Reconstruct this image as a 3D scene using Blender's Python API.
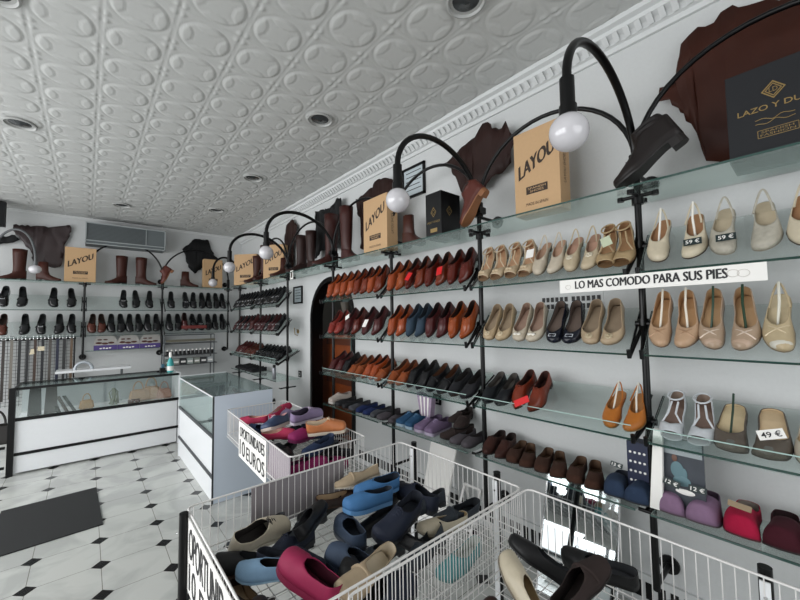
import bpy, bmesh, math, random
import numpy as np
from mathutils import Matrix, Vector
PI = math.pi
rnd = random.Random(7)
for o in list(bpy.data.objects): bpy.data.objects.remove(o)
S = bpy.context.scene
C = S.collection

# ------------------------------------------------------------------ camera
cam = bpy.data.objects.new('camera', bpy.data.cameras.new('camera'))
C.objects.link(cam); S.camera = cam
cam.data.sensor_width = 36; cam.data.lens = 16.29; cam.data.clip_start = 0.02
cam.matrix_world = Matrix(((0.757, -0.025, -0.653, 0), (-0.653, -0.050, -0.756, 0), (-0.014, 0.998, -0.054, 1.55), (0, 0, 0, 1)))
q = cam.matrix_world.to_quaternion(); q.normalize()
cam.matrix_world = Matrix.Translation((0, 0, 1.55)) @ q.to_matrix().to_4x4()

# ------------------------------------------------------------------ world, lights, exposure
W = bpy.data.worlds.new('daylight'); S.world = W; W.use_nodes = True
W.node_tree.nodes['Background'].inputs[0].default_value = (0.95, 0.98, 1, 1)
W.node_tree.nodes['Background'].inputs[1].default_value = 1.6
S.cycles.transparent_max_bounces = 24
def area(name, loc, rot, sx, sy, power, color=(1, 1, 1)):
    l = bpy.data.lights.new(name, 'AREA'); l.shape = 'RECTANGLE'; l.size = sx; l.size_y = sy; l.energy = power; l.color = color
    o = bpy.data.objects.new(name, l); o.location = loc; o.rotation_euler = rot; C.objects.link(o); return o
# daylight falling in through the shop front (left) and the door side (behind)
area('shopfront_daylight', (-2.95, 3.7, 1.8), (0, -PI/2+.47, 0), 2.4, 6.8, 200, (0.99, 0.995, 1))
area('street_door_daylight', (0.2, -2.6, 1.7), (PI/2-.35, 0, 0), 3.2, 2.2, 27, (0.99, 0.995, 1))
S.view_settings.view_transform = 'Standard'; S.view_settings.look = 'None'
S.view_settings.exposure = 0.0; S.view_settings.gamma = 1; S.view_settings.use_curve_mapping = False

# ------------------------------------------------------------------ materials
MC = {}
def srgb(h):
    h = h.lstrip('#'); v = [int(h[i:i+2], 16)/255 for i in (0, 2, 4)]
    return tuple((c/12.92 if c <= .04045 else ((c+.055)/1.055)**2.4) for c in v) + (1,)
def mat(name, col, rough=.5, metal=0, spec=.5, noise=0.0, scale=40, bump=0.0, coat=0, var=0.0):
    """procedural principled material: colour mottled by noise, fine bump"""
    if name in MC: return MC[name]
    m = bpy.data.materials.new(name); m.use_nodes = True; MC[name] = m
    nt = m.node_tree; b = nt.nodes['Principled BSDF']
    c = srgb(col) if isinstance(col, str) else col
    b.inputs['Base Color'].default_value = c
    b.inputs['Roughness'].default_value = rough; b.inputs['Metallic'].default_value = metal
    b.inputs['Specular IOR Level'].default_value = spec; b.inputs['Coat Weight'].default_value = coat
    if noise or bump:
        tc = nt.nodes.new('ShaderNodeTexCoord'); n = nt.nodes.new('ShaderNodeTexNoise')
        n.inputs['Scale'].default_value = scale; n.inputs['Detail'].default_value = 3
        nt.links.new(tc.outputs['Object'], n.inputs['Vector'])
        if noise:
            mx = nt.nodes.new('ShaderNodeMix'); mx.data_type = 'RGBA'
            mx.inputs['A'].default_value = tuple(x*(1-noise) for x in c[:3])+(1,)
            mx.inputs['B'].default_value = tuple(min(1, x*(1+noise)) for x in c[:3])+(1,)
            nt.links.new(n.outputs['Fac'], mx.inputs['Factor']); nt.links.new(mx.outputs['Result'], b.inputs['Base Color'])
        if bump:
            bp = nt.nodes.new('ShaderNodeBump'); bp.inputs['Strength'].default_value = bump; bp.inputs['Distance'].default_value = .004
            nt.links.new(n.outputs['Fac'], bp.inputs['Height']); nt.links.new(bp.outputs['Normal'], b.inputs['Normal'])
    return m
def glass(name, tint, gloss=.12, rough=.02, op=0.0):
    if name in MC: return MC[name]
    m = bpy.data.materials.new(name); m.use_nodes = True; MC[name] = m
    nt = m.node_tree; nt.nodes.remove(nt.nodes['Principled BSDF']); out = nt.nodes['Material Output']
    t = nt.nodes.new('ShaderNodeBsdfTransparent'); t.inputs[0].default_value = tint
    g = nt.nodes.new('ShaderNodeBsdfGlossy'); g.inputs['Roughness'].default_value = rough; g.inputs[0].default_value = (.9, 1, .97, 1)
    d = nt.nodes.new('ShaderNodeBsdfDiffuse'); d.inputs[0].default_value = (.55, .66, .64, 1)
    fr = nt.nodes.new('ShaderNodeLayerWeight'); fr.inputs['Blend'].default_value = .18
    ad = nt.nodes.new('ShaderNodeMath'); ad.operation = 'MULTIPLY_ADD'; ad.inputs[1].default_value = .45; ad.inputs[2].default_value = gloss-.05; ad.use_clamp = True
    nt.links.new(fr.outputs['Fresnel'], ad.inputs[0])
    m0 = nt.nodes.new('ShaderNodeMixShader'); m0.inputs[0].default_value = op
    nt.links.new(t.outputs[0], m0.inputs[1]); nt.links.new(d.outputs[0], m0.inputs[2])
    m1 = nt.nodes.new('ShaderNodeMixShader'); nt.links.new(ad.outputs[0], m1.inputs[0])
    nt.links.new(m0.outputs[0], m1.inputs[1]); nt.links.new(g.outputs[0], m1.inputs[2]); nt.links.new(m1.outputs[0], out.inputs[0])
    return m
WALL = mat('painted_wall', '#c8caca', .75, noise=.04, scale=60, bump=.15)
CEIL = mat('ceiling_tile_white', '#c1c2c0', .6, noise=.03, scale=30)
CORN = mat('cornice_white', '#cfd1d1', .6)
BLACKM = mat('black_metal', '#060607', .32, spec=.28, noise=.1)
BLACKP = mat('black_plastic', '#060607', .45, spec=.3)
WHITEW = mat('white_wire', '#dedcda', .35, spec=.6)
WHITEL = mat('white_laminate', '#e2e4e6', .3, noise=.02)
WHITEP = mat('white_card', '#eceae6', .6)
CHROME = mat('chrome', '#c8c8c8', .2, metal=1)
GLS = glass('shelf_glass', (.945, .964, .958, 1), .065, .06, .02)
GEDGE = mat('glass_edge', '#2c4a44', .15, spec=.7)
GEDGEL = mat('pale_glass_edge', '#a9c4bd', .15, spec=.7)
CASE = glass('case_glass', (.95, .968, .965, 1), .10, .02)
CLEAR = glass('clear_acrylic', (.95, .975, .97, 1), .06, .04)
CARD = mat('kraft_card', '#bf9c74', .7, noise=.05, scale=60)
CARDS = mat('kraft_card_print', '#33261c', .7)
MIRROR = mat('mirror', '#dfe6e8', .03, metal=1)
HIDE = mat('brown_hide', '#2a1511', .6, spec=.3, noise=.3, scale=9, bump=.5)
HIDER = mat('chestnut_hide', '#3a1a10', .55, spec=.25, noise=.35, scale=6, bump=.4)
HIDEK = mat('black_hide', '#0e0f11', .6, spec=.3, noise=.3, scale=9, bump=.5)
OPAL = mat('opal_glass', '#cac8cc', .12, spec=.6, coat=.5)
WOOD = mat('door_wood', '#7a3a16', .4, noise=.35, scale=7)
GREYP = mat('grey_plastic_sheet', '#8a8488', .5)

# ------------------------------------------------------------------ mesh helpers
def link(name, me, parent=None, loc=None):
    o = bpy.data.objects.new(name, me); C.objects.link(o)
    if parent: o.parent = parent
    if loc is not None: o.location = loc
    return o
def mesh(name, bm, mats, smooth=False):
    me = bpy.data.meshes.new(name)
    bmesh.ops.recalc_face_normals(bm, faces=bm.faces)
    bm.to_mesh(me); bm.free()
    for m in (mats if isinstance(mats, (list, tuple)) else [mats]): me.materials.append(m)
    if smooth:
        me.polygons.foreach_set('use_smooth', [True]*len(me.polygons)); me.set_sharp_from_angle(angle=math.radians(50))
    return me
def obj(name, bm, m, parent=None, smooth=False, local=False):
    """one mesh object; verts are world coordinates unless local; origin goes to the base"""
    me = mesh(name, bm, m, smooth)
    if local: return link(name, me, parent)
    co = np.empty(len(me.vertices)*3); me.vertices.foreach_get('co', co); co = co.reshape(-1, 3)
    c = Vector(((co[:, 0].min()+co[:, 0].max())/2, (co[:, 1].min()+co[:, 1].max())/2, co[:, 2].min()))
    me.transform(Matrix.Translation(-c))
    o = link(name, me, parent)
    o.location = c - (parent_world(parent) if parent else Vector((0, 0, 0)))
    return o
def parent_world(p):
    v = Vector((0, 0, 0))
    while p: v = v+p.location; p = p.parent
    return v
def tag(o, label=None, cat=None, group=None, kind=None):
    if label:
        n = len(label.split()); assert 4 <= n <= 16, (n, label)
        o['label'] = label
    if cat: o['category'] = cat
    if group: o['group'] = group
    if kind: o['kind'] = kind
    return o
def thing(name, loc, label, cat, group=None, rot=(0, 0, 0)):
    o = bpy.data.objects.new(name, None); o.empty_display_size = .05; C.objects.link(o)
    o.location = loc; o.rotation_euler = rot
    return tag(o, label, cat, group)
def struct(name, bm, m, parent=None, smooth=False):
    o = obj(name, bm, m, parent, smooth)
    if not parent: o['kind'] = 'structure'
    return o
def copy_tree(o, parent=None):
    c = o.copy(); C.objects.link(c); c.parent = parent
    for ch in list(o.children): copy_tree(ch, c)
    return c
def B(): return bmesh.new()
def box(bm, x0, x1, y0, y1, z0, z1, mi=0):
    v = [bm.verts.new(p) for p in ((x0,y0,z0),(x1,y0,z0),(x1,y1,z0),(x0,y1,z0),(x0,y0,z1),(x1,y0,z1),(x1,y1,z1),(x0,y1,z1))]
    for f in ((0,3,2,1),(4,5,6,7),(0,1,5,4),(1,2,6,5),(2,3,7,6),(3,0,4,7)):
        bm.faces.new([v[i] for i in f]).material_index = mi
    return bm
def bx(x0, x1, y0, y1, z0, z1): return box(B(), x0, x1, y0, y1, z0, z1)
def rod(bm, a, b, r, n=8, r2=None):
    a = Vector(a); b = Vector(b); d = (b-a)
    if d.length < 1e-6: return bm
    d.normalize(); u = d.orthogonal().normalized(); w = d.cross(u); r2 = r if r2 is None else r2
    A = [bm.verts.new(a+(u*math.cos(t*2*PI/n)+w*math.sin(t*2*PI/n))*r) for t in range(n)]
    Bv = [bm.verts.new(b+(u*math.cos(t*2*PI/n)+w*math.sin(t*2*PI/n))*r2) for t in range(n)]
    for i in range(n): bm.faces.new((A[i], A[(i+1) % n], Bv[(i+1) % n], Bv[i]))
    bm.faces.new(A[::-1]); bm.faces.new(Bv); return bm
def tube(bm, pts, r, n=8, close=False, flat=None):
    """swept tube; flat=(up vector, ratio) squashes it into a strap"""
    P = [Vector(p) for p in pts]; rings = []; N = len(P); prev = None
    for i, p in enumerate(P):
        if close: d = P[(i+1) % N]-P[i-1]
        else: d = P[min(i+1, N-1)]-P[max(i-1, 0)]
        d.normalize()
        if prev is None: u = d.orthogonal().normalized()
        else: u = (prev-d*prev.dot(d)).normalized()
        prev = u; w = d.cross(u)
        rr = r[i] if isinstance(r, (list, tuple)) else r
        rings.append([bm.verts.new(p+(u*math.cos(t*2*PI/n)+w*math.sin(t*2*PI/n))*rr) for t in range(n)])
    for i in range(N-(0 if close else 1)):
        a, b = rings[i], rings[(i+1) % N]
        for t in range(n): bm.faces.new((a[t], a[(t+1) % n], b[(t+1) % n], b[t]))
    if not close: bm.faces.new(rings[0][::-1]); bm.faces.new(rings[-1])
    return bm
def lathe(bm, prof, c=(0, 0, 0), n=20, axis='z'):
    rings = []
    for r, z in prof:
        ring = []
        for t in range(n):
            a, b = r*math.cos(t*2*PI/n), r*math.sin(t*2*PI/n)
            p = (a, b, z) if axis == 'z' else ((z, a, b) if axis == 'x' else (a, z, b))
            ring.append(bm.verts.new((c[0]+p[0], c[1]+p[1], c[2]+p[2])))
        rings.append(ring)
    for a, b in zip(rings, rings[1:]):
        for t in range(n): bm.faces.new((a[t], a[(t+1) % n], b[(t+1) % n], b[t]))
    if prof[0][0] > 1e-4: bm.faces.new(rings[0][::-1])
    if prof[-1][0] > 1e-4: bm.faces.new(rings[-1])
    bmesh.ops.remove_doubles(bm, verts=bm.verts, dist=1e-5)
    return bm
def sphere(bm, c, r, n=20, sc=(1, 1, 1)):
    m = Matrix.Translation(c) @ Matrix.Diagonal((r*sc[0], r*sc[1], r*sc[2], 1))
    bmesh.ops.create_uvsphere(bm, u_segments=n, v_segments=max(6, n*2//3), radius=1, matrix=m); return bm
def prism(bm, pts, n, t):
    """polygon pts (3d) extruded along n by t"""
    n = Vector(n).normalized()*t
    a = [bm.verts.new(p) for p in pts]; b = [bm.verts.new(Vector(p)+n) for p in pts]
    bm.faces.new(a); bm.faces.new(b[::-1])
    for i in range(len(a)): bm.faces.new((a[i], b[i], b[(i+1) % len(a)], a[(i+1) % len(a)]))
    return bm
def bevel(o, w=.004, seg=2):
    m = o.modifiers.new('bevel', 'BEVEL'); m.width = w; m.segments = seg; m.limit_method = 'ANGLE'; return o
def text(name, s, m, parent, o0, u, v, w, h, shear=0, off=.0, world=True, depth=.0012, bold=0):
    """lettering fitted in a w x h rectangle whose lower left corner is o0 (u right, v up)"""
    cu = bpy.data.curves.new(name, 'FONT'); cu.body = s; cu.size = 1; cu.offset = off; cu.shear = shear; cu.resolution_u = 3; cu.align_x = 'CENTER' if '\n' in s else 'LEFT'
    t = bpy.data.objects.new(name, cu); C.objects.link(t)
    bpy.context.view_layer.update()
    me = bpy.data.meshes.new_from_object(t); bpy.data.objects.remove(t)
    co = np.empty(len(me.vertices)*3); me.vertices.foreach_get('co', co); co = co.reshape(-1, 3)
    mn, mx = co.min(0), co.max(0)
    u = Vector(u).normalized(); v = Vector(v).normalized(); n = u.cross(v)
    o0 = Vector(o0)
    if world and parent: o0 = o0-parent_world(parent)
    new = []
    for p in co:
        a = (p[0]-mn[0])/(mx[0]-mn[0])*w; b = (p[1]-mn[1])/(mx[1]-mn[1])*h
        q = o0+u*a+v*b+n*depth; new += [q.x, q.y, q.z]
    me.vertices.foreach_set('co', new); me.materials.clear(); me.materials.append(m); me.update()
    if bold:
        b0 = bmesh.new(); b0.from_mesh(me); g0 = list(b0.verts)+list(b0.edges)+list(b0.faces)
        for q in range(1, 3):
            d = bmesh.ops.duplicate(b0, geom=g0); vs = [g for g in d['geom'] if isinstance(g, bmesh.types.BMVert)]
            bmesh.ops.translate(b0, verts=vs, vec=u*bold*q+n*.00008*q+v*bold*.3*q)
        b0.to_mesh(me); b0.free()
    return link(name, me, parent)

# ------------------------------------------------------------------ the room shell
XR, YB, XL, YN, ZC = 2.31, 7.5, -2.5, -2.4, 3.22
# floor material: white marbled octagons with small black diamonds
def floor_mat():
    m = bpy.data.materials.new('marble_octagon_tiles'); m.use_nodes = True; nt = m.node_tree; N = nt.nodes; L = nt.links
    b = N['Principled BSDF']; tc = N.new('ShaderNodeTexCoord'); sp = N.new('ShaderNodeSeparateXYZ'); geo = N.new('ShaderNodeNewGeometry')
    L.new(geo.outputs['Position'], sp.inputs[0])
    def mth(op, a, bb=None, c=None):
        n = N.new('ShaderNodeMath'); n.operation = op
        for i, x in enumerate((a, bb, c)):
            if x is None: continue
            if isinstance(x, (int, float)): n.inputs[i].default_value = x
            else: L.new(x, n.inputs[i])
        return n.outputs[0]
    def cell(o, off):   # distance to nearest grid line, in metres
        f = mth('FRACT', mth('DIVIDE', mth('SUBTRACT', o, off), .343)); return mth('MULTIPLY', mth('MINIMUM', f, mth('SUBTRACT', 1, f)), .343)
    fx = cell(sp.outputs[0], .107-3.43); fy = cell(sp.outputs[1], 2.762-6.86)
    dot = mth('LESS_THAN', mth('ADD', fx, fy), .050)
    dgr = mth('LESS_THAN', mth('ADD', fx, fy), .0535)
    line = mth('LESS_THAN', mth('MINIMUM', fx, fy), .0019)
    gr = mth('MAXIMUM', line, dgr)
    n1 = N.new('ShaderNodeTexNoise'); n1.inputs['Scale'].default_value = 2.2; n1.inputs['Detail'].default_value = 6; n1.inputs['Distortion'].default_value = 1.4; L.new(geo.outputs['Position'], n1.inputs['Vector'])
    cr = N.new('ShaderNodeValToRGB'); cr.color_ramp.elements[0].position = .42; cr.color_ramp.elements[0].color = srgb('#acaeab'); cr.color_ramp.elements[1].position = .56; cr.color_ramp.elements[1].color = srgb('#bdbfbb')
    L.new(n1.outputs['Fac'], cr.inputs[0])
    def mix(f, a, c):
        n = N.new('ShaderNodeMix'); n.data_type = 'RGBA'; L.new(f, n.inputs['Factor'])
        if isinstance(a, tuple): n.inputs['A'].default_value = a
        else: L.new(a, n.inputs['A'])
        n.inputs['B'].default_value = c; return n.outputs['Result']
    c1 = mix(gr, cr.outputs[0], srgb('#77756f')); c2 = mix(dot, c1, srgb('#141416'))
    L.new(c2, b.inputs['Base Color']); b.inputs['Roughness'].default_value = .22; b.inputs['Specular IOR Level'].default_value = .5
    return m
struct('floor', bx(XL, XR+1.2, YN, YB, -.08, 0), floor_mat())
# embossed ceiling tiles
def ceiling():
    n = 34; p = .3142; x0 = .02-8*p; nx = 16; y0 = 1.99-.5*p-14*p; ny = 32
    u = np.linspace(-.5, .5, n+1)
    U, V = np.meshgrid(u, u, indexing='ij')
    R = np.hypot(U, V); h = np.zeros_like(U)
    def ss(a, b, x): t = np.clip((x-a)/(b-a), 0, 1); return t*t*(3-2*t)
    h += 1.0*(1-ss(.405, .44, R))*.6                       # raised disc
    h -= .9*np.exp(-((R-.425)/.02)**2)                     # groove round it
    for cx, cy in ((.5, 0), (-.5, 0), (0, .5), (0, -.5)):    # four lens petals
        d = np.hypot(U-cx, V-cy); h += .55*(1-ss(.285, .305, d))*(1-ss(.37, .40, R)); h -= .5*np.exp(-((d-.30)/.014)**2)*(1-ss(.37, .40, R))
    a = np.abs(U); b = np.abs(V)
    h += 1.3*(1-ss(.02, .09, np.abs(a-.44)+np.abs(b-.40)))      # corner points
    h += 1.6*ss(.470, .490, a)-2.2*ss(.488, .5, a); h -= .8*ss(.480, .5, b)
    h *= .0046
    gx = nx*n+1; gy = ny*n+1
    hx = np.zeros((gx, gy)); idx = np.arange(gx) % n; idy = np.arange(gy) % n
    hx = h[idx][:, idy]
    X = x0+np.arange(gx)*p/n; Y = y0+np.arange(gy)*p/n
    XX, YY = np.meshgrid(X, Y, indexing='ij')
    # keep inside the room
    XX = np.clip(XX, XL, XR); YY = np.clip(YY, YN, YB)
    co = np.stack([XX, YY, ZC-hx], -1).reshape(-1, 3)
    i, j = np.meshgrid(np.arange(gx-1), np.arange(gy-1), indexing='ij')
    xa = X[:-1]; keep = ((X[1:] > XL) & (X[:-1] < XR))[:, None] & ((Y[1:] > YN) & (Y[:-1] < YB))[None, :]
    i = i[keep]; j = j[keep]
    F = np.stack([i*gy+j, i*gy+j+1, (i+1)*gy+j+1, (i+1)*gy+j], -1)
    used = np.unique(F); remap = -np.ones(len(co), int); remap[used] = np.arange(len(used))
    me = bpy.data.meshes.new('ceiling'); me.from_pydata([], [], [])
    me.vertices.add(len(used)); me.vertices.foreach_set('co', co[used].ravel())
    me.loops.add(F.size); me.loops.foreach_set('vertex_index', remap[F].ravel())
    me.polygons.add(len(F)); me.polygons.foreach_set('loop_start', np.arange(len(F))*4); me.polygons.foreach_set('loop_total', np.full(len(F), 4))
    me.update(calc_edges=True); me.materials.append(CEIL)
    me.polygons.foreach_set('use_smooth', [True]*len(F))
    o = link('ceiling', me); o['kind'] = 'structure'
ceiling()
struct('trim_3', bx(XL-.1, XR+.1, YN-.1, YB+.1, ZC+.03, ZC+.12), CEIL)      # slab above the tiles
struct('wall_back', bx(XL, XR+1.2, YB, YB+.12, 0, ZC), WALL)
# right wall with the arched doorway y 3.47..4.52
def right_wall():
    bm = B(); a0, a1, zs = 3.46, 4.52, 1.57; r = (a1-a0)/2; c = (a0+a1)/2; n = 20
    arc = [(c+r*math.cos(t*PI/n), zs+r*math.sin(t*PI/n)) for t in range(n+1)]     # from a1 side to a0 side
    ys = YN
    outer_r = [(YB, 0), (YB, ZC)]; 
    pts_far = [(a1, 0), (YB, 0), (YB, ZC), (c, ZC)]+[arc[k] for k in range(n//2, -1, -1)]
    pts_near = [(YN, 0), (a0, 0)]+[arc[k] for k in range(n, n//2-1, -1)]+[(c, ZC), (YN, ZC)]
    for pts in (pts_far, pts_near): prism(bm, [(XR, y, z) for y, z in pts], (1, 0, 0), .1)
    struct('wall_right', bm, WALL)
    bm = B(); w = .055
    pa = [(a1, 0)]+arc+[(a0, 0)]
    ra = r-w
    inn = [(a1-w, 0)]+[(c+ra*math.cos(t*PI/n), zs+ra*math.sin(t*PI/n)) for t in range(n+1)]+[(a0+w, 0)]
    for k in range(len(pa)-1):
        q = [pa[k], pa[k+1], inn[k+1], inn[k]]
        prism(bm, [(XR-.02, y, z) for y, z in q], (1, 0, 0), .16)
    bmesh.ops.remove_doubles(bm, verts=bm.verts, dist=1e-4)
    struct('trim_1', bm, BLACKM)
right_wall()
# passage behind the arch, with a wooden door
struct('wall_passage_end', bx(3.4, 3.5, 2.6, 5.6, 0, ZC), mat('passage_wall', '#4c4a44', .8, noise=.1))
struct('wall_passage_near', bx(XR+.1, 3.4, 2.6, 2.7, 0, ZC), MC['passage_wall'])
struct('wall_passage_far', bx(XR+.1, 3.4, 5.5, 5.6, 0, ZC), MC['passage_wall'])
dr = thing('door_1', (2.62, 4.3, 0), None, None); dr['kind'] = 'structure'
obj('door_panel', bx(2.60, 2.64, 3.3, 4.75, 0, 1.35), WOOD, dr)
obj('door_moulding', box(bx(2.585, 2.60, 3.45, 4.6, .70, .78), 2.585, 2.60, 3.45, 4.6, 1.22, 1.30), mat('dark_wood', '#4a210d', .4), dr)
# left wall with the shop windows, wall behind the camera with the door opening
bm = B(); box(bm, XL-.1, XL, YN, YB, 0, .28); box(bm, XL-.1, XL, YN, YB, 2.75, ZC); box(bm, XL-.1, XL, YN, -.2, .28, 2.75); box(bm, XL-.1, XL, 6.9, YB, .28, 2.75)
struct('wall_left', bm, WALL)
bm = B()
for y in (-.2, 1.57, 3.34, 5.1, 6.85): box(bm, XL-.06, XL, y, y+.05, .28, 2.75)
box(bm, XL-.06, XL, -.2, 6.9, 2.1, 2.15); box(bm, XL-.06, XL, -.2, 6.9, .28, .33)
struct('window_1', bm, BLACKM)
bm = B(); box(bm, XL, -1.4, YN-.1, YN, 0, ZC); box(bm, 1.8, XR, YN-.1, YN, 0, ZC); box(bm, -1.4, 1.8, YN-.1, YN, 2.6, ZC); box(bm, -1.4, 1.8, YN-.1, YN, 0, .35)
struct('wall_near', bm, WALL)
# cornice along the right wall: stepped profile with dentils
bm = B(); prof = [(XR, 3.09), (XR-.02, 3.09), (XR-.028, 3.115), (XR-.045, 3.12), (XR-.06, 3.145), (XR-.085, 3.165), (XR-.09, 3.185), (XR-.12, 3.195), (XR-.125, ZC), (XR, ZC)]
prism(bm, [(x, YN, z) for x, z in prof], (0, 1, 0), YB-YN)
y = -.6
while y < YB-.1:
    prism(bm, [(XR-.05, y, 3.125), (XR-.09, y+.004, 3.163), (XR-.094, y+.03, 3.158), (XR-.054, y+.026, 3.12)], (-.6, 0, -.6), .008); y += .055
struct('trim_2', bm, CORN)
bm = bx(XL, XR, YB-.02, YB, 3.19, ZC); struct('trim_4', bm, CORN)
# baseboard with slot vents along the right wall
bm = bx(XR-.018, XR, YN, 3.46, 0, .17); struct('baseboard_right', bm, WALL)
bm = bx(XR-.018, XR, 4.52, YB, 0, .1); struct('baseboard_right_far', bm, WALL)
vg = B(); y = -.4
while y < 3.38:
    box(vg, XR-.021, XR-.0175, y, y+.034, .05, .135); y += .055
struct('baseboard_vent_slots', vg, BLACKP)

# recessed ceiling lamps
for k, (x, y, r) in enumerate([(-.461, 4.24, .105), (1.416, 2.62, .105), (1.412, 4.208, .105), (1.459, 1.128, .105), (.33, 6.33, .105), (1.408, 5.78, .105), (-.40, 2.60, .105)]):
    where = ['round ceiling downlight at the left edge, a quarter down the picture', 'largest fully visible ceiling downlight, right of centre near the cornice', 'ceiling downlight midway in the row along the right cornice', 'ceiling downlight cut off by the top picture edge near the middle', 'ceiling downlight in front of the air conditioner', 'farthest ceiling downlight in the row along the right cornice', 'round ceiling downlight cut by the top left picture corner'][k]
    t = thing('ceiling_downlight', (x, y, ZC-.012), where, 'light', 'recessed ceiling downlights')
    bm = lathe(B(), [(r, .004), (r, -.006), (r-.010, -.010), (r-.015, -.006), (r-.018, .03)], (0, 0, 0), 28); obj('bezel', bm, mat('bezel_white', '#a9aaa8', .4), t, True, True)
    bm = lathe(B(), [(0.0, -.004), (.016, -.006), (.022, -.002), (r-.018, .006)], (0, 0, 0), 28); obj('bulb_face', bm, mat('lamp_face', '#34383a', .25, spec=.7), t, True, True)

# floor mat
bm = B(); prism(bm, [(-.50, 3.66, 0.001), (.132, 3.694, 0.001), (.105, 4.55, 0.001), (-.50, 4.52, 0.001)], (0, 0, 1), .008)
tag(obj('floor_mat', bm, mat('rubber_mat', '#17191a', .8, noise=.2, scale=120, bump=.4)), 'black rubber door mat lying on the white tiled floor', 'mat')

# air conditioner
t = thing('air_conditioner', (.46, 7.5, 2.76), 'grey wall mounted air conditioner under the ceiling on the back wall', 'air conditioner')
obj('casing', bx(-.05, .97, 7.20, 7.499, 2.77, 3.09), mat('ac_grey', '#5f6668', .5), t)
bm = B(); x0, x1, z0, z1 = -.055, .975, 2.765, 3.10
box(bm, x0, x1, 7.18, 7.2, z1-.014, z1); box(bm, x0, x1, 7.18, 7.2, z0+.05, z0+.062); box(bm, x0, x0+.014, 7.18, 7.2, z0, z1); box(bm, x1-.014, x1, 7.18, 7.2, z0, z1); box(bm, x0, x1, 7.18, 7.2, z0, z0+.012)
box(bm, .70, .708, 7.185, 7.2, z0+.05, z1)
obj('frame', bm, mat('ac_frame', '#9fa5a6', .4), t)
bm = B()
for k in range(12): box(bm, x0+.02, .69, 7.192, 7.2, z0+.075+k*.02, z0+.083+k*.02)
obj('grille', bm, mat('ac_grille', '#4b5052', .5), t)

# ------------------------------------------------------------------ pole racks
PX = 2.08; ZT = 2.165
POLES = [-.42, .57, 1.54, 2.52, 3.55, 4.77, 5.79, 6.83]
BPX = [-1.02, -.04, .955, 2.0]
pole_names = ['beyond the right picture edge', 'right of the ballerinas, carrying the dark tilted boot', 'left of the ballerinas, carrying the brown tilted boot', 'left of the tan derbies', 'beside the arched doorway', 'just beyond the arched doorway', 'second beyond the arched doorway', 'in the back right corner']
def tie(a, b, t, r=.012):
    a = Vector(a); b = Vector(b); d = (b-a).normalized()
    w = obj('wall_tie', rod(B(), a, b-d*.012, r), BLACKM, t, True)
    bm = B(); rod(bm, b-d*.012, b-d*.0005, .045, 18); rod(bm, b-d*.03, b-d*.012, .022, 12); obj('wall_plate', bm, BLACKM, w, True)
def flange(bm, a, b, r=.012):       # rod from pole to a round wall plate
    rod(bm, a, b, r); a = Vector(a); b = Vector(b); d = (b-a).normalized(); rod(bm, b-d*.012, b, .045, 18); rod(bm, b-d*.03, b-d*.012, .022, 12)
ARCS = []
def right_pole(y, desc, zbot=0.30, arm=True, along=None):
    t = thing('display_pole', (PX, y, zbot), 'black metal display pole %s' % desc, 'pole', 'black poles carrying the glass shelves')
    obj('upright', rod(B(), (PX, y, zbot-.05), (PX, y, ZT+.17), .0155, 14), BLACKM, t, True)
    tie((PX, y, .27), (XR, y, .27), t); tie((PX, y, ZT+.10), (XR, y, ZT+.10), t)
    bm = B(); rod(bm, (PX, y, ZT-.055), (PX, y, ZT-.02), .026, 14)
    rod(bm, (PX-.10, y, ZT-.012), (PX+.10, y, ZT-.012), .010); rod(bm, (PX, y-.075, ZT-.012), (PX, y+.075, ZT-.012), .010)
    for dx, dy in ((-.10, 0), (.10, 0), (0, .075), (0, -.075)): rod(bm, (PX+dx, y+dy, ZT-.024), (PX+dx, y+dy, ZT-.003), .016, 12)
    obj('top_bracket', bm, BLACKM, t, True)
    rod_c = rod(B(), (PX, y, ZT+.10), (PX, y, ZT+.20), .030, 14)
    box(rod_c, PX-.035, PX+.035, y-.035, y+.035, ZT+.12, ZT+.165)
    obj('arm_clamp', rod_c, BLACKM, t, True)
    for k, (zf, tl) in enumerate(ROWS[:3]):
        b = B(); t0 = math.tan(tl)
        for s in (-.026, .026):
            rod(b, (PX, y, zf+.012+(PX-1.935)*t0-.03), (1.938, y+s, zf-.013), .009, 8)
            rod(b, (1.938, y+s, zf-.018), (1.930, y+s, zf+.022), .010, 8)
            rod(b, (1.938, y+s, zf-.013), (1.93+DEPTH[k], y+s, zf-.013+(DEPTH[k]-.008)*t0), .006, 8)
        rod(b, (PX, y-.035, zf+(PX-1.935)*t0-.02), (PX, y+.035, zf+(PX-1.935)*t0-.02), .016, 10)
        rod(b, (PX, y, zf+(PX-1.935)*t0-.055), (PX, y, zf+(PX-1.935)*t0+.005), .022, 12)
        obj('shelf_bracket', b, BLACKM, t, True)
    b = B(); rod(b, (PX-.10, y, .650), (PX+.12, y, .650), .009); rod(b, (PX, y, .635), (PX, y, .665), .021, 12); rod(b, (PX-.10, y-.03, .650), (PX-.10, y+.03, .650), .009)
    obj('shelf_bracket', b, BLACKM, t, True)
    if along:
        c = (y+along)/2; r = (along-y)/2
        pts = [(PX, c-r*math.cos(a), ZT+.16+(.46 if r > .4 else .40)*math.sin(a)) for a in np.linspace(.02, PI-.02, 25)] if 0 else [(PX, c-r*math.cos(a), ZT+.16+.455*math.sin(a)) for a in np.linspace(.02, PI-.02, 25)]
        ARCS.append((pts, 'black bent tube arching from the pole %s' % desc))
    return t
ROWS = [(1.755, math.radians(48)), (1.372, math.radians(48)), (.98, math.radians(29)), (.665, 0)]
DEPTH = [.20, .20, .315, .30]
for k, y in enumerate(POLES):
    along = POLES[k+1] if k < 6 else None
    right_pole(y, pole_names[k], along=along)
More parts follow.
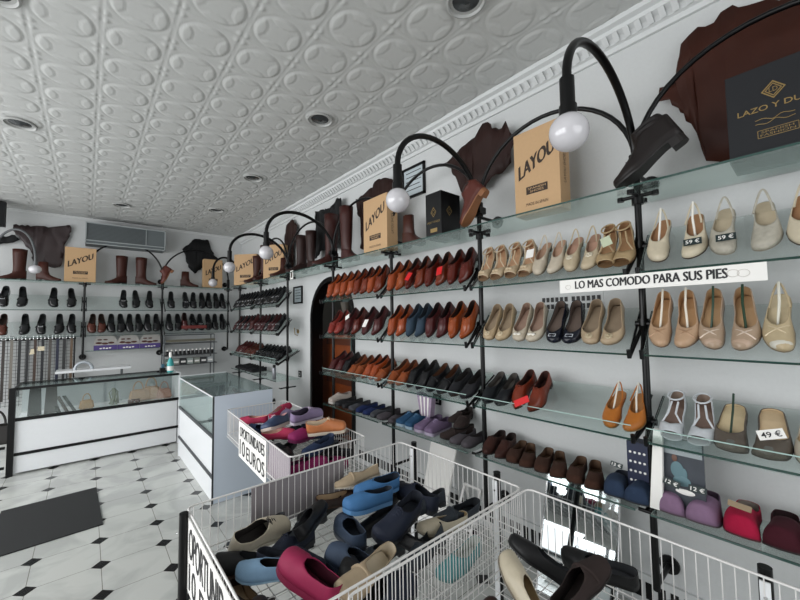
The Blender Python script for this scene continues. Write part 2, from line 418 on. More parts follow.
def lamp(x, y, z, dx, dy, reach, desc, top=2.63, dpt=(PX, 0)):
    """arched lamp arm reaching out of a pole top: arc, socket, opal globe"""
    t = thing('arc_lamp', (x, y, z), desc, 'lamp', 'black arc lamps with opal globes')
    pts = []
    for a in np.linspace(0, PI, 26):
        k = (1-math.cos(a))/2
        zz = z+(ZSOCK-z)*k+(top-z)*math.sin(a)
        pts.append((x+dx*reach*k, y+dy*reach*k, zz))
    obj('arm', tube(B(), pts, .017, 12), BLACKM, t, True)
    e = pts[-1]
    obj('socket', rod(rod(B(), (e[0], e[1], e[2]+.005), (e[0], e[1], e[2]-.125), .026, 16), (e[0], e[1], e[2]-.10), (e[0], e[1], e[2]-.135), .031, 16), BLACKM, t, True)
    obj('globe', sphere(B(), (e[0], e[1], e[2]-.20), .069, 28), OPAL, t, True)
ZSOCK = 2.43
for y, d in ((.57, 'black arc lamp with largest white globe hanging before the shelves'), (1.54, 'black arc lamp whose globe hangs before the framed picture'), (3.55, 'black arc lamp from the arch pole, its globe before far kraft box'), (4.77, 'black arc lamp from first pole beyond the arch'), (6.83, 'black arc lamp with small globe near the back right corner')):
    lamp(PX, y, ZT+.16, -1, 0, .755 if y < 6 else .45, d)
# back wall poles
BY = 7.27
bnames = ['at the left picture edge on the back wall', 'under the box in the middle of the back wall', 'with hanging boot, right of the middle back bay', 'at the right end of the back wall']
for k, x in enumerate(BPX):
    t = thing('display_pole', (x, BY, 1.04), 'black metal display pole %s' % bnames[k], 'pole', 'black poles carrying the back wall shelves')
    obj('upright', tube(B(), [(x, BY, ZT+.17), (x, BY, 1.2), (x, BY, 1.08), (x, BY+.01, 1.05), (x, BY+.03, 1.04), (x, 7.45, 1.04)], .0145, 12), BLACKM, t, True)
    bm = B(); rod(bm, (x, 7.44, 1.04), (x, 7.5, 1.04), .012); rod(bm, (x, 7.485, 1.04), (x, 7.5, 1.04), .045, 18); obj('wall_plate', bm, BLACKM, t, True); tie((x, BY, ZT+.10), (x, YB, ZT+.10), t)
    bm = B(); rod(bm, (x, BY-.1, ZT-.012), (x, BY+.1, ZT-.012), .010); rod(bm, (x-.07, BY, ZT-.012), (x+.07, BY, ZT-.012), .010); rod(bm, (x, BY, ZT-.05), (x, BY, ZT+.18), .024, 12); obj('top_bracket', bm, BLACKM, t, True)
    for zf, tl in ROWS[:2]:
        b = B()
        for s in (-.024, .024):
            rod(b, (x+s, 7.125, zf-.013), (x+s, 7.32, zf-.013+.195*math.tan(tl)), .006); rod(b, (x+s, 7.128, zf-.018), (x+s, 7.12, zf+.022), .009)
        rod(b, (x-.03, BY, zf+.135), (x+.03, BY, zf+.135), .015)
        obj('shelf_bracket', b, BLACKM, t, True)
    if k < 3:
        x1 = BPX[k+1]; c = (x+x1)/2; r = (x1-x)/2
        if k != 0:
            pts = [(c-r*math.cos(a), BY, ZT+.16+.52*math.sin(a)) for a in np.linspace(.02, PI-.02, 25)]
            ARCS.append((pts, 'black bent tube arching to the right from the pole %s' % bnames[k].replace(', right of the middle back bay', '')))
for pts, d in ARCS:
    d = ' '.join(d.split()[:16]).rstrip(',')
    tag(obj('connecting_arc', tube(B(), pts, .0125, 10), BLACKM, None, True), d, 'tube', 'bent tubes arching between the pole tops')
t = thing('arc_lamp', (BPX[0], BY, ZT+.16), 'thin arc lamp with globe at the far left of the back wall', 'lamp', 'black arc lamps with opal globes')
pts = [(BPX[0]+.46*(1-math.cos(a))/2, BY-.25*(1-math.cos(a))/2, ZT+.16+.1*(1-math.cos(a))/2+.48*math.sin(a)) for a in np.linspace(0, PI, 24)]
obj('arm', tube(B(), pts, .014, 10), mat('grey_metal', '#55585a', .4), t, True)
e = pts[-1]; obj('socket', rod(B(), e, (e[0], e[1], e[2]-.06), .022, 12), MC['grey_metal'], t, True)
obj('globe', sphere(B(), (e[0], e[1], e[2]-.115), .069, 24, (1, 1, .85)), OPAL, t, True)

# glass shelves
bays = [(-.42, .57, 'rightmost bay'), (.57, 1.54, 'second bay from right'), (1.54, 2.52, 'third bay from right'), (2.52, 3.55, 'bay before the arch'), (4.77, 5.79, 'bay beyond the arch'), (5.79, 6.83, 'back corner bay')]
rown = ['top row', 'second row', 'third row', 'bottom row']
def shelf_r(y0, y1, zf, tilt, lip, desc, depth=.355, group='glass shelves on the right wall'):
    t = thing('glass_shelf', (1.93, (y0+y1)/2, zf), desc, 'shelf', group)
    c, s = math.cos(tilt), math.sin(tilt); L = depth/c
    def P(u, y, w): return (1.93+u*c-w*s, y, zf+u*s+w*c)
    bm = B(); prism(bm, [P(0.004, y0+.03, -.008), P(L, y0+.03, -.008), P(L, y1-.03, -.008), P(0.004, y1-.03, -.008)], (-s, 0, c), .008); obj('pane', bm, GLS, t)
    bm = B(); prism(bm, [P(0, y0+.03, -.0085), P(.0045, y0+.03, -.0085), P(.0045, y1-.03, -.0085), P(0, y1-.03, -.0085)], (-s, 0, c), .009); obj('front_edge', bm, GEDGE, t)
    if lip:
        bm = B(); box(bm, 1.925, 1.929, y0+.03, y1-.03, zf-.008, zf+.062); obj('front_lip', bm, CLEAR, t)
        bm = B(); box(bm, 1.9245, 1.9295, y0+.03, y1-.03, zf+.062, zf+.066); obj('lip_edge', bm, GEDGEL, t)
    return t
for (y0, y1, bn) in bays:
    for k, (zf, tl) in enumerate(ROWS):
        if k == 3 and y0 > 4: continue
        shelf_r(y0, y1, zf, tl, k == 2, 'glass shelf, %s, %s' % (rown[k], bn), depth=DEPTH[k])
tops = bays[:4]+[(3.55, 4.77, 'stretch over the arch')]+bays[4:]
for (y0, y1, bn) in tops:
    t = thing('glass_shelf', (1.93, (y0+y1)/2, ZT-.003), 'flat glass shelf above the shoes, %s' % bn, 'shelf', 'flat top glass shelves on the right wall')
    obj('pane', bx(1.934, 2.295, y0+.006, y1-.006, ZT-.002, ZT+.006), GLS, t); obj('front_edge', bx(1.93, 1.934, y0+.006, y1-.006, ZT-.0025, ZT+.0065), GEDGE, t)
bb = [(-1.02, -.04, 'left bay'), (-.04, .955, 'middle bay'), (.955, 2.0, 'right bay')]
for x0, x1, bn in bb:
    for k, (zf, tl) in enumerate(ROWS[:2]):
        t = thing('glass_shelf', ((x0+x1)/2, 7.12, zf), 'glass shelf on the back wall, %s, %s' % (rown[k], bn), 'shelf', 'glass shelves on the back wall')
        c, s = math.cos(tl), math.sin(tl); L = DEPTH[k]/c
        def P(u, x, w): return (x, 7.12+u*c-w*s, zf+u*s+w*c)
        obj('pane', prism(B(), [P(.004, x0+.03, -.008), P(L, x0+.03, -.008), P(L, x1-.03, -.008), P(.004, x1-.03, -.008)], (0, -s, c), .008), GLS, t)
        obj('front_edge', prism(B(), [P(0, x0+.03, -.0085), P(.0045, x0+.03, -.0085), P(.0045, x1-.03, -.0085), P(0, x1-.03, -.0085)], (0, -s, c), .009), GEDGE, t)
    t = thing('glass_shelf', ((x0+x1)/2, 7.12, ZT-.003), 'flat glass shelf with boots on the back wall, %s' % bn, 'shelf', 'flat top glass shelves on the back wall')
    obj('pane', bx(x0+.006, x1-.006, 7.104, 7.48, ZT-.002, ZT+.006), GLS, t); obj('front_edge', bx(x0+.006, x1-.006, 7.10, 7.104, ZT-.0025, ZT+.0065), GEDGE, t)

# ------------------------------------------------------------------ footwear
def curve(pts, s):
    x = [p[0] for p in pts]; y = [p[1] for p in pts]
    g = np.linspace(0, 1, 201); v = np.interp(g, x, y)
    k = 9; vp = np.concatenate([np.full(k, v[0])*1.0, v, np.full(k, v[-1])]); ker = np.hanning(2*k+1); ker /= ker.sum()
    vs = np.convolve(vp, ker, 'valid'); return float(np.interp(s, g, vs))
WP = {'point': [(0, .020), (.05, .026), (.2, .030), (.42, .031), (.66, .043), (.80, .038), (.92, .023), (1, .010)],
      'round': [(0, .020), (.05, .026), (.2, .031), (.42, .033), (.66, .044), (.82, .043), (.94, .034), (1, .022)],
      'wide': [(0, .026), (.05, .034), (.2, .040), (.42, .042), (.66, .050), (.84, .051), (.95, .046), (1, .034)],
      'square': [(0, .018), (.05, .024), (.2, .029), (.42, .030), (.66, .041), (.82, .037), (.93, .027), (1, .019)]}
T = {  # style: length, width profile, opening end, heights, lift
 'derby': dict(L=.290, w='point', sv=.60, H=[(0, .066), (.12, .058), (.28, .048), (.45, .062), (.58, .080), (.72, .062), (.86, .036), (1, .024)], lift=.022, laces=1, lining=1),
 'loafer': dict(L=.275, w='round', sv=.62, H=[(0, .060), (.12, .052), (.3, .040), (.5, .050), (.62, .064), (.76, .052), (.9, .036), (1, .026)], lift=.018, band=1, lining=1),
 'moccasin': dict(L=.265, w='round', sv=.64, H=[(0, .054), (.12, .048), (.3, .040), (.5, .044), (.64, .056), (.78, .050), (.92, .038), (1, .026)], lift=.010, lining=1),
 'ballerina': dict(L=.245, w='round', sv=.80, H=[(0, .056), (.1, .050), (.3, .034), (.55, .026), (.8, .030), (.92, .026), (1, .018)], lift=.010, lining=1),
 'pump': dict(L=.255, w='square', sv=.69, H=[(0, .056), (.1, .048), (.3, .036), (.55, .028), (.69, .036), (.88, .032), (1, .020)], lift=.028, lining=1),
 'slingback': dict(L=.255, w='square', sv=.63, H=[(0, .0), (.22, .003), (.32, .022), (.5, .032), (.63, .040), (.86, .034), (1, .020)], lift=.030, lining=1, sling=1),
 'sandal': dict(L=.245, w='round', sv=.72, H=[(0, .050), (.16, .040), (.27, .004), (.56, .004), (.66, .030), (.76, .038), (.92, .030), (1, .026)], lift=.032, lining=1, ankle=1, peep=.93),
 'mule': dict(L=.250, w='wide', sv=.74, H=[(0, .014), (.2, .010), (.45, .012), (.6, .030), (.74, .042), (.88, .040), (1, .026)], lift=.030, lining=1, wedge=1),
 'slipper': dict(L=.250, w='wide', sv=.46, H=[(0, .045), (.15, .04), (.35, .040), (.46, .070), (.62, .080), (.84, .078), (.95, .070), (1, .056)], lift=.006, lining=1),
 'sneaker': dict(L=.285, w='wide', sv=.58, H=[(0, .072), (.12, .064), (.28, .052), (.45, .066), (.58, .082), (.74, .062), (.9, .044), (1, .030)], lift=.006, laces=1, lining=1, thick=.024),
 'clog': dict(L=.265, w='wide', sv=.60, H=[(0, .060), (.15, .05), (.35, .05), (.55, .062), (.66, .068), (.82, .058), (.94, .044), (1, .030)], lift=.006, lining=1, thick=.02),
 'boot': dict(L=.285, w='round', sv=.52, H=[(0, .105), (.15, .105), (.35, .105), (.52, .088), (.7, .062), (.86, .042), (1, .026)], lift=.028, shaft=1),
}
def shoe_parts(st, shaft=None):
    P = T[st]; L = P['L']; sv = P['sv']; th = P.get('thick', .007)
    ss = [0, .006, .02, .045, .08, .13, .19, .26, .34, .42, .50, .56, .61, .66, .71, .76, .81, .86, .90, .94, .97, .988, 1.0]
    ss = sorted(set([s for s in ss if abs(s-sv) > .02]+[sv]))
    def w(s):
        k = curve(WP[P['w']], s)
        e = min(1, math.sqrt(max(0, s)/.06*(2-min(1, s/.06)))) if s < .06 else 1
        t = (1-s)/.07
        if t < 1: e = min(e, math.sqrt(max(0, t*(2-t))))
        return k*e
    def cy(s): return .008*math.sin(PI*min(1, max(0, (s-.2)/.8)))-.006*max(0, (s-.75)/.25)
    def lift(s): return curve([(0, P['lift']), (.25, P['lift']*.95), (.62, .0), (.85, 0), (1, .008)], s)
    def Z0(s): return lift(s)+th
    def H(s):
        h = curve(P['H'], s)
        if s > .985: h *= .72
        return max(h, .002)
    def r(s):
        if s >= sv: return 0
        return w(s)*.90*min(1, math.sqrt((sv-s)/.16))
    X = lambda s: (s-1)*L
    out = []
    # upper
    bm = B(); n = 6; send = P.get('peep', 1.0)
    rows = {1: [], -1: []}
    st_s = [s for s in ss if s <= send]
    for sd in (1, -1):
        for s in st_s:
            W_, R_, z0, h = w(s), r(s), Z0(s), H(s); row = []
            for j in range(n+1):
                a = j/n*PI/2; y = R_+(W_-R_)*math.cos(a)**.8 if W_ > R_ else W_
                z = z0+h*math.sin(a)**.85
                row.append(bm.verts.new((X(s), cy(s)+sd*y, z)))
            rows[sd].append(row)
        for a, b in zip(rows[sd], rows[sd][1:]):
            for j in range(n): bm.faces.new((a[j], a[j+1], b[j+1], b[j]))
    if shaft:      # loops rising from the opening rim
        idx = [i for i, s in enumerate(st_s) if s <= sv]
        loop = [rows[1][i][n] for i in idx[::-1]]+[rows[-1][i][n] for i in idx[1:-1]]
        m = len(loop); top = shaft; cx = X(.30)+.0
        prevl = loop
        zb = .115
        zs = [zb+.01, zb+.04, zb+.09]+[zb+.09+(top-zb-.09)*k/4 for k in range(1, 5)] if top > .3 else [zb+.015, zb+.045, top]
        for zi, z in enumerate(zs):
            k = (z-zb)/(top-zb); kk = min(1, (zi+1)/2.5)
            a_, b_ = (.060+.016*k, .048+.018*k) if top > .3 else (.056, .040)
            ring = []
            for q in range(m):
                ang = 2*PI*q/m; p0 = loop[q].co
                ex, ey = X(.26)+a_*math.cos(ang), b_*math.sin(ang)
                ring.append(bm.verts.new((p0.x*(1-kk)+ex*kk, p0.y*(1-kk)+ey*kk, z+rnd.uniform(-.002, .002))))
            for q in range(m): bm.faces.new((prevl[q], prevl[(q+1) % m], ring[(q+1) % m], ring[q]))
            prevl = ring
    bmesh.ops.remove_doubles(bm, verts=bm.verts, dist=3e-4)
    out.append(['upper', bm, 'U', True, True])
    # sole outline
    def plate(k, za, zb, s0=0, s1=1.0, name='sole', key='S'):
        b = B(); Lr, Rr = [], []
        sl = [s for s in ss if s0 <= s <= s1]
        top, bot = [], []
        for s in sl:
            W_ = max(w(s)*k, .0015); 
            top.append((b.verts.new((X(s), cy(s)+W_, lift(s)+zb)), b.verts.new((X(s), cy(s)-W_, lift(s)+zb))))
            bot.append((b.verts.new((X(s), cy(s)+W_*.97, lift(s)+za)), b.verts.new((X(s), cy(s)-W_*.97, lift(s)+za))))
        for i in range(len(sl)-1):
            b.faces.new((top[i][0], top[i][1], top[i+1][1], top[i+1][0])); b.faces.new((bot[i][0], bot[i+1][0], bot[i+1][1], bot[i][1]))
            for q in (0, 1): b.faces.new((top[i][q], top[i+1][q], bot[i+1][q], bot[i][q]))
        for i in (0, -1): b.faces.new((top[i][0], top[i][1], bot[i][1], bot[i][0]))
        out.append([name, b, key, False, False])
    plate(1.06, 0, th)
    if not shaft:
        plate(.93, th+.001, th+.004, .01, min(1, sv+.12), 'insole', 'I')
    if P['lift'] > .014 :
        b = B(); s1 = .24 if not P.get('wedge') else .6
        sl = [s for s in ss if s <= s1]; top, bot = [], []
        kk = .95 if P['lift'] < .026 or shaft or P.get('wedge') else .62
        for s in sl:
            W_ = max(w(s), .002)
            top.append((b.verts.new((X(s), cy(s)+W_, lift(s)+.0005)), b.verts.new((X(s), cy(s)-W_, lift(s)+.0005))))
            xx = X(s) if kk > .9 else X(0)+(X(s)-X(0))*.7+.008
            bot.append((b.verts.new((xx, cy(s)+W_*kk, 0)), b.verts.new((xx, cy(s)-W_*kk, 0))))
        for i in range(len(sl)-1):
            b.faces.new((top[i][0], top[i][1], top[i+1][1], top[i+1][0])); b.faces.new((bot[i][0], bot[i+1][0], bot[i+1][1], bot[i][1]))
            for q in (0, 1): b.faces.new((top[i][q], top[i+1][q], bot[i+1][q], bot[i][q]))
        for i in (0, -1): b.faces.new((top[i][0], top[i][1], bot[i][1], bot[i][0]))
        out.append(['heel', b, 'S', False, False])
    ztop = lambda s: Z0(s)+H(s)
    if P.get('laces'):
        b = B()
        for k in range(4):
            s = sv-.035+.045*k; z = ztop(s) if s >= sv else ztop(sv)+.002
            hw = .017
            tube(b, [(X(s)+.004*((k % 2)*2-1), cy(s)-hw, z-.006), (X(s), cy(s), z+.0035), (X(s)-.004*((k % 2)*2-1), cy(s)+hw, z-.006)], .0022, 6)
        sphere(b, (X(sv-.03), cy(sv), ztop(sv)+.004), .004, 8, (1.4, 1.4, .8))
        for sg in (-1, 1): tube(b, [(X(sv-.03), cy(sv), ztop(sv)+.005), (X(sv), cy(sv)+sg*.016, ztop(sv)+.006), (X(sv+.02), cy(sv)+sg*.022, ztop(sv)-.006), (X(sv-.02), cy(sv)+sg*.008, ztop(sv)+.004)], .0017, 5)
        out.append(['laces', b, 'K', True, False])
    if P.get('band'):
        b = B(); s = sv+.04; pts = []
        for a in np.linspace(.25, PI-.25, 11):
            W_ = w(s); pts.append((X(s)-.004, cy(s)+W_*math.copysign(abs(math.cos(a))**.8, math.cos(a))*1.04, Z0(s)+H(s)*math.sin(a)**.85+.002))
        tube(b, pts, .006, 6); out.append(['strap', b, 'U', True, False])
    if P.get('sling'):
        b = B(); pts = []
        for a in np.linspace(-1, 1, 17):
            k = 1-abs(a); s = .36*(1-k)**1.0
            pts.append((X(.34)*(1-math.cos(a*PI/2))+X(.0)*math.cos(a*PI/2)+.002, math.sin(a*PI/2)*.027*(1-.35*math.cos(a*PI/2))+cy(.1), lift(.1)+.028+.042*math.cos(a*PI/2)**1.5))
        tube(b, pts, .0036, 6); out.append(['heel_strap', b, 'U', True, False])
    if P.get('ankle'):
        b = B(); pts = []
        for a in np.linspace(0, 2*PI, 20, endpoint=False): pts.append((X(.17)+.042*math.cos(a), .030*math.sin(a), lift(.1)+.066+.006*math.cos(a)))
        tube(b, pts, .0042, 6, close=True)
        for sg in (-1, 1): tube(b, [(X(.62), cy(.62)+sg*w(.62)*.9, Z0(.62)+.012), (X(.5), sg*.014+cy(.5), Z0(.5)+.04), (X(.30), sg*.012, Z0(.3)+.052)], .0042, 6)
        out.append(['strap', b, 'U', True, False])
    info = dict(X=X, w=w, cy=cy, ztop=ztop, sv=sv, lift=lift, Z0=Z0)
    return out, info
PROTO = {}
def proto(key, style, up, lining='#cbb59a', sole='#1a1512', lace=None, rough=.4, coat=0, insole=None, deco=None, shaft=None, stick=None, noise=.12, tip=None):
    parts, info = shoe_parts(style, shaft)
    mU = mat('leather_'+key, up, rough, spec=.36, noise=noise, scale=45, bump=.12, coat=coat)
    mL = mat('lining_'+lining.strip('#'), lining, .7, noise=.1, scale=60)
    mS = mat('sole_'+sole.strip('#'), sole, .5)
    mI = mat('insole_'+(insole or lining).strip('#'), insole or lining, .6, noise=.1, scale=50)
    mK = mat('lace_'+(lace or up).strip('#'), lace or up, .7)
    res = []
    for nm, bm, k, sm, sol in parts:
        me = mesh(nm, bm, {'U': [mU, mL], 'S': mS, 'I': mI, 'K': mK}[k], sm); res.append((nm, me, sol))
    X, w, cy, zt, sv = info['X'], info['w'], info['cy'], info['ztop'], info['sv']
    if deco:
        b = B(); s = min(.97, sv+.07); x, z = X(s), zt(s)+.003; dm = mat('deco_'+deco[1].strip('#'), deco[1], .35, metal=.2)
        if deco[0] == 'bow':
            for sg in (-1, 1): sphere(b, (x, cy(s)+sg*.012, z), .012, 10, (.75, 1, .45))
            sphere(b, (x, cy(s), z+.002), .005, 8)
        elif deco[0] == 'flower':
            for q in range(6): a = q*PI/3; sphere(b, (x+.010*math.cos(a), cy(s)+.011*math.sin(a), z-.001), .0085, 8, (1, 1, .5))
            sphere(b, (x, cy(s), z+.004), .006, 8)
        elif deco[0] == 'cross':
            for sg in (-1, 1):
                pts = [(x+.022*t_*1.0, cy(s)+sg*.034*t_*.9, zt(min(1, max(0, s+t_*.09)))-.012*abs(t_)**2+.001) for t_ in (-1, -.6, -.2, .2, .6, 1)]
                tube(b, pts, .0032, 6)
        elif deco[0] == 'buckle':
            for sg in (-1, 1): tube(b, [(x-.008, cy(s)+sg*.018, z-.003), (x+.008, cy(s)+sg*.018, z-.003)], .002, 6); tube(b, [(x+sg*.008, cy(s)-.018, z-.003), (x+sg*.008, cy(s)+.018, z-.003)], .002, 6)
        res.append((({'bow': 'bow', 'flower': 'flower_trim', 'cross': 'crossed_strap', 'buckle': 'buckle'})[deco[0]], mesh('trim', b, dm, True), False))
    if stick:
        b = tube(B(), [(X(sv-.06), cy(sv), info['Z0'](sv)+.012), (X(.3), 0, info['Z0'](.3)+.045), (X(.02), 0, info['Z0'](0)+.072)], .0042, 6)
        res.append(('shoe_stretcher', mesh('shoe_stretcher', b, mat('stick_'+stick.strip('#'), stick, .4), True), False))
    if tip:
        b = B(); sphere(b, (X(.90), cy(.9), zt(.90)-.017), .031, 14, (.75, .95, .62)); res.append(('toe_cap', mesh('toe_cap', b, mat('tip_'+tip.strip('#'), tip, .35), True), False))
    PROTO[key] = res
FIRST = {}
def place(key, loc, label, cat='shoe', group=None, yaw=PI, pitch=0, roll=0, side=1, scale=1.0, name='shoe'):
    fk = (key, name)
    if fk in FIRST: r = copy_tree(FIRST[fk])
    else:
        r = bpy.data.objects.new(name, None); r.empty_display_size = .05; C.objects.link(r)
        for nm, me, sol in PROTO[key]:
            o = link(nm, me, r)
            if sol:
                md = o.modifiers.new('thickness', 'SOLIDIFY'); md.thickness = .0028; md.offset = 0; md.material_offset = 1; md.use_even_offset = False
        FIRST[fk] = r
    r.location = loc; r.rotation_euler = (roll, pitch, yaw); r.scale = (scale, scale*side, scale)
    for k in ('label', 'category', 'group'):
        if k in r: del r[k]
    return tag(r, label, cat, group)
LB = '#2a1712'
proto('cream_sling', 'slingback', '#c8bda6', '#a57b58', '#3a2a20', stick='#e8e4da')
proto('mottle_sling', 'slingback', '#aca79a', '#b8ab92', '#8d8779', noise=.35)
proto('beige_bow', 'pump', '#b39478', '#b08a62', '#6b5240', deco=('cross', '#a07f62'), stick='#e6dfd0')
proto('gold_cross', 'pump', '#a58f7a', '#b08f6a', '#6a5848', deco=('cross', '#c9b8a8'), stick='#1f3d2a', rough=.3, tip='#b39a86')
proto('gold_wide', 'slingback', '#b3a283', '#c4b596', '#7a6a52', deco=('cross', '#c8b89a'), stick='#d9d6c8', tip='#c9c6ba')
proto('white_sandal', 'sandal', '#c3c7cb', '#8f7d70', '#b9bdc0', insole='#6e5a50')
proto('taupe_mule', 'mule', '#5d544c', '#c0ae8c', '#4b443e', stick='#22392c', tip='#5f605c')
proto('taupe_mule_tag', 'mule', '#585048', '#bda685', '#4b443e', tip='#5f605c')
proto('cream_mule', 'mule', '#b6ad9c', '#b89f7c', '#6d655a', tip='#b9b7ae')
proto('lavender_slipper', 'slipper', '#80657f', '#5e4b5e', '#4d4048', rough=.95, noise=.15)
proto('crimson_slipper', 'slipper', '#a01038', '#8a8078', '#4b0f1e', rough=.95, noise=.12)
proto('maroon_slipper', 'slipper', '#3c0d1a', '#23080f', '#1c0a0e', rough=.95, noise=.15)
proto('strappy_beige', 'sandal', '#b8a58a', '#b08a6a', '#7c644c', deco=('bow', '#c9b79a'))
proto('pearl_sling', 'slingback', '#bdb2a0', '#b18f78', '#7a6d5c')
proto('beige_flower', 'slingback', '#b7a88e', '#a88470', '#7a6a56', deco=('flower', '#cfc6b2'))
proto('tan_ankle', 'sandal', '#a38c6a', '#94704e', '#6b5238')
proto('gold_ballerina', 'ballerina', '#ab9678', '#8e7c66', '#7d6b50', deco=('flower', '#cbbb9e'))
proto('cream_ballerina', 'ballerina', '#b5aa98', '#8f7566', '#83786a', deco=('bow', '#e6e2d8'))
proto('navy_ballerina', 'ballerina', '#10131f', '#5e5048', '#0c0d14', deco=('buckle', '#c8ccd2'), rough=.25)
proto('beige_ballerina', 'ballerina', '#a8947a', '#877662', '#7d6b54', deco=('flower', '#b7a88c'))
proto('black_slip', 'moccasin', '#16181c', '#55504c', '#0e0f11')
proto('redbrown_oxford', 'derby', '#702c18', '#3a201a', '#2c1610', rough=.3)
proto('tan_cutout', 'slingback', '#b06a2c', '#a87444', '#8d7454', stick='#e2dccf')
proto('brown_lace', 'derby', '#3b1f18', '#241512', '#1d1210', rough=.6)
proto('brown_suede', 'moccasin', '#3c2419', '#5a4230', '#221510', rough=.95)
proto('slate_slipper', 'slipper', '#27364d', '#1c222e', '#1b1f26', rough=.95)
proto('orange_derby', 'derby', '#93421f', '#2a1814', '#3a1c12', rough=.24, coat=.35)
proto('cognac_derby', 'derby', '#6c2a14', '#26140f', '#2c150d', rough=.24, coat=.35)
proto('chestnut_derby', 'derby', '#54190f', '#20110e', '#25120c', rough=.26, coat=.25)
proto('tan_derby', 'derby', '#8c4018', '#2a1710', '#3c2010', rough=.26, coat=.25)
proto('blue_derby', 'derby', '#2c3d4c', '#2a3038', '#242a30', rough=.8, lace='#223040')
proto('maroon_derby', 'derby', '#46191a', '#1e0f10', '#1d0f0e', rough=.3, coat=.2)
proto('red_tassel', 'loafer', '#7a2820', '#31150f', '#2a120e', rough=.35, deco=('bow', '#7a2a20'))
proto('black_derby', 'derby', '#131316', '#2b2826', '#0d0d0e', rough=.3, coat=.2)
proto('black_loafer', 'loafer', '#141417', '#5c3a26', '#0d0d0e', rough=.3, coat=.2)
proto('black_soft', 'moccasin', '#1b1b1f', '#2a2826', '#0f0f10', rough=.6)
proto('tan_soft', 'loafer', '#80401f', '#4a2a1a', '#5a3420', rough=.4)
proto('grey_trainer', 'moccasin', '#45464c', '#333338', '#2a2a2c', rough=.8)
proto('blue_mesh', 'sneaker', '#234a6c', '#20344c', '#8fa4b4', rough=.8, lace='#5c86a8')
proto('lilac_mesh', 'sneaker', '#6c5a76', '#55465e', '#9c92a6', rough=.8, lace='#a08fb0')
proto('navy_suede', 'moccasin', '#1d2b57', '#20263c', '#181c2a', rough=.9)
proto('dark_suede', 'loafer', '#2e2422', '#211a18', '#191413', rough=.95)
proto('grey_suede', 'moccasin', '#4c474c', '#3b373a', '#2a282a', rough=.95)
proto('white_trainer', 'sneaker', '#b5aaa2', '#948a84', '#c5c0ba', rough=.7)
proto('black_back', 'loafer', '#0e0f12', '#1e2022', '#090a0b', rough=.22, coat=.4)
proto('black_silver', 'loafer', '#101114', '#26282a', '#0a0a0b', rough=.2, coat=.4, deco=('buckle', '#d5d7da'))
proto('brown_back', 'loafer', '#4b241a', '#24150f', '#1b100c', rough=.25, coat=.3)
proto('maroon_back', 'loafer', '#3a1518', '#20100f', '#170c0b', rough=.25, coat=.3, deco=('buckle', '#c5c3c5'))
proto('maroon_plain', 'derby', '#431a1a', '#22110f', '#170c0b', rough=.25, coat=.3)
names = dict(cream_sling='cream leather slingback pump', mottle_sling='silver mottled slingback pump', beige_bow='pinkish beige pump with crossed straps', gold_cross='bronze pump with crossed straps', gold_wide='wide gold slingback with pale toe',
 white_sandal='white strappy wedge sandal', taupe_mule='taupe mule with cream insole', taupe_mule_tag='taupe wedge mule with label', cream_mule='cream wedge mule', lavender_slipper='lavender felt slipper', crimson_slipper='crimson felt slipper', maroon_slipper='dark maroon felt slipper',
 strappy_beige='beige strappy open toe sandal', pearl_sling='pearl slingback pump', beige_flower='beige slingback with flower trim', tan_ankle='tan ankle strap sandal', gold_ballerina='gold ballerina with flower trim', cream_ballerina='cream ballerina with white bow', navy_ballerina='navy ballerina with silver trim', beige_ballerina='beige ballerina with flower trim',
 black_slip='black slip-on shoe', redbrown_oxford='red brown leather oxford', tan_cutout='tan cutout slingback shoe', brown_lace='dark brown lace-up shoe', brown_suede='brown suede moccasin', slate_slipper='slate blue felt slipper', orange_derby='orange brown leather derby', cognac_derby='cognac leather derby shoe', chestnut_derby='chestnut leather derby shoe', tan_derby='tan leather derby shoe', blue_derby='blue grey suede derby', maroon_derby='maroon leather derby shoe', red_tassel='red leather bow loafer', black_derby='black leather derby shoe', black_loafer='black loafer with brown lining', black_soft='soft black moccasin', tan_soft='tan leather loafer', grey_trainer='dark grey slip-on shoe', blue_mesh='blue mesh trainer', lilac_mesh='lilac mesh trainer', navy_suede='navy suede moccasin', dark_suede='dark brown suede loafer', grey_suede='grey suede moccasin', white_trainer='pale beige trainer', black_back='polished black loafer', black_silver='black loafer with silver buckle', brown_back='brown leather loafer', maroon_back='maroon loafer with silver buckle', maroon_plain='maroon leather derby')
ordn = ['first', 'second', 'third', 'fourth', 'fifth', 'sixth', 'seventh', 'eighth', 'ninth', 'tenth', 'eleventh']
def row_right(ri, ys, keys, bay, yaws=None, scale=1.0, dx=0, jit=.03):
    zf, tl = ROWS[ri]; grp = 'shoes in the %s of the %s' % (rown[ri], bay)
    for i, (y, k) in enumerate(zip(ys, keys)):
        if k is None: continue
        x = 1.955+dx; z = zf+(x-1.93)*math.tan(tl)+.0035
        yw = PI+(yaws[i] if yaws else 0)+rnd.uniform(-jit, jit)
        place(k, (x, y, z), '%s, %s from left, %s, %s' % (names[k], ordn[i], rown[ri], bay), group=grp, yaw=yw, pitch=tl, side=1 if i % 2 else -1, scale=scale)
R0, R1, R2, R3, R5, R6 = [b[2] for b in bays]
row_right(0, [.469, .349, .242, .129, .015], ['cream_sling', 'cream_sling', 'mottle_sling', 'mottle_sling', 'cream_sling'], R0, scale=1.06)
row_right(1, [.478, .392, .296, .205, .100, -.005], ['beige_bow', 'beige_bow', 'gold_cross', 'gold_cross', 'gold_wide', 'gold_wide'], R0, scale=1.06, jit=.02)
row_right(2, [.458, .361, .258, .150, .030], ['white_sandal', 'white_sandal', 'taupe_mule', 'taupe_mule_tag', 'cream_mule'], R0, scale=1.0, jit=.02)
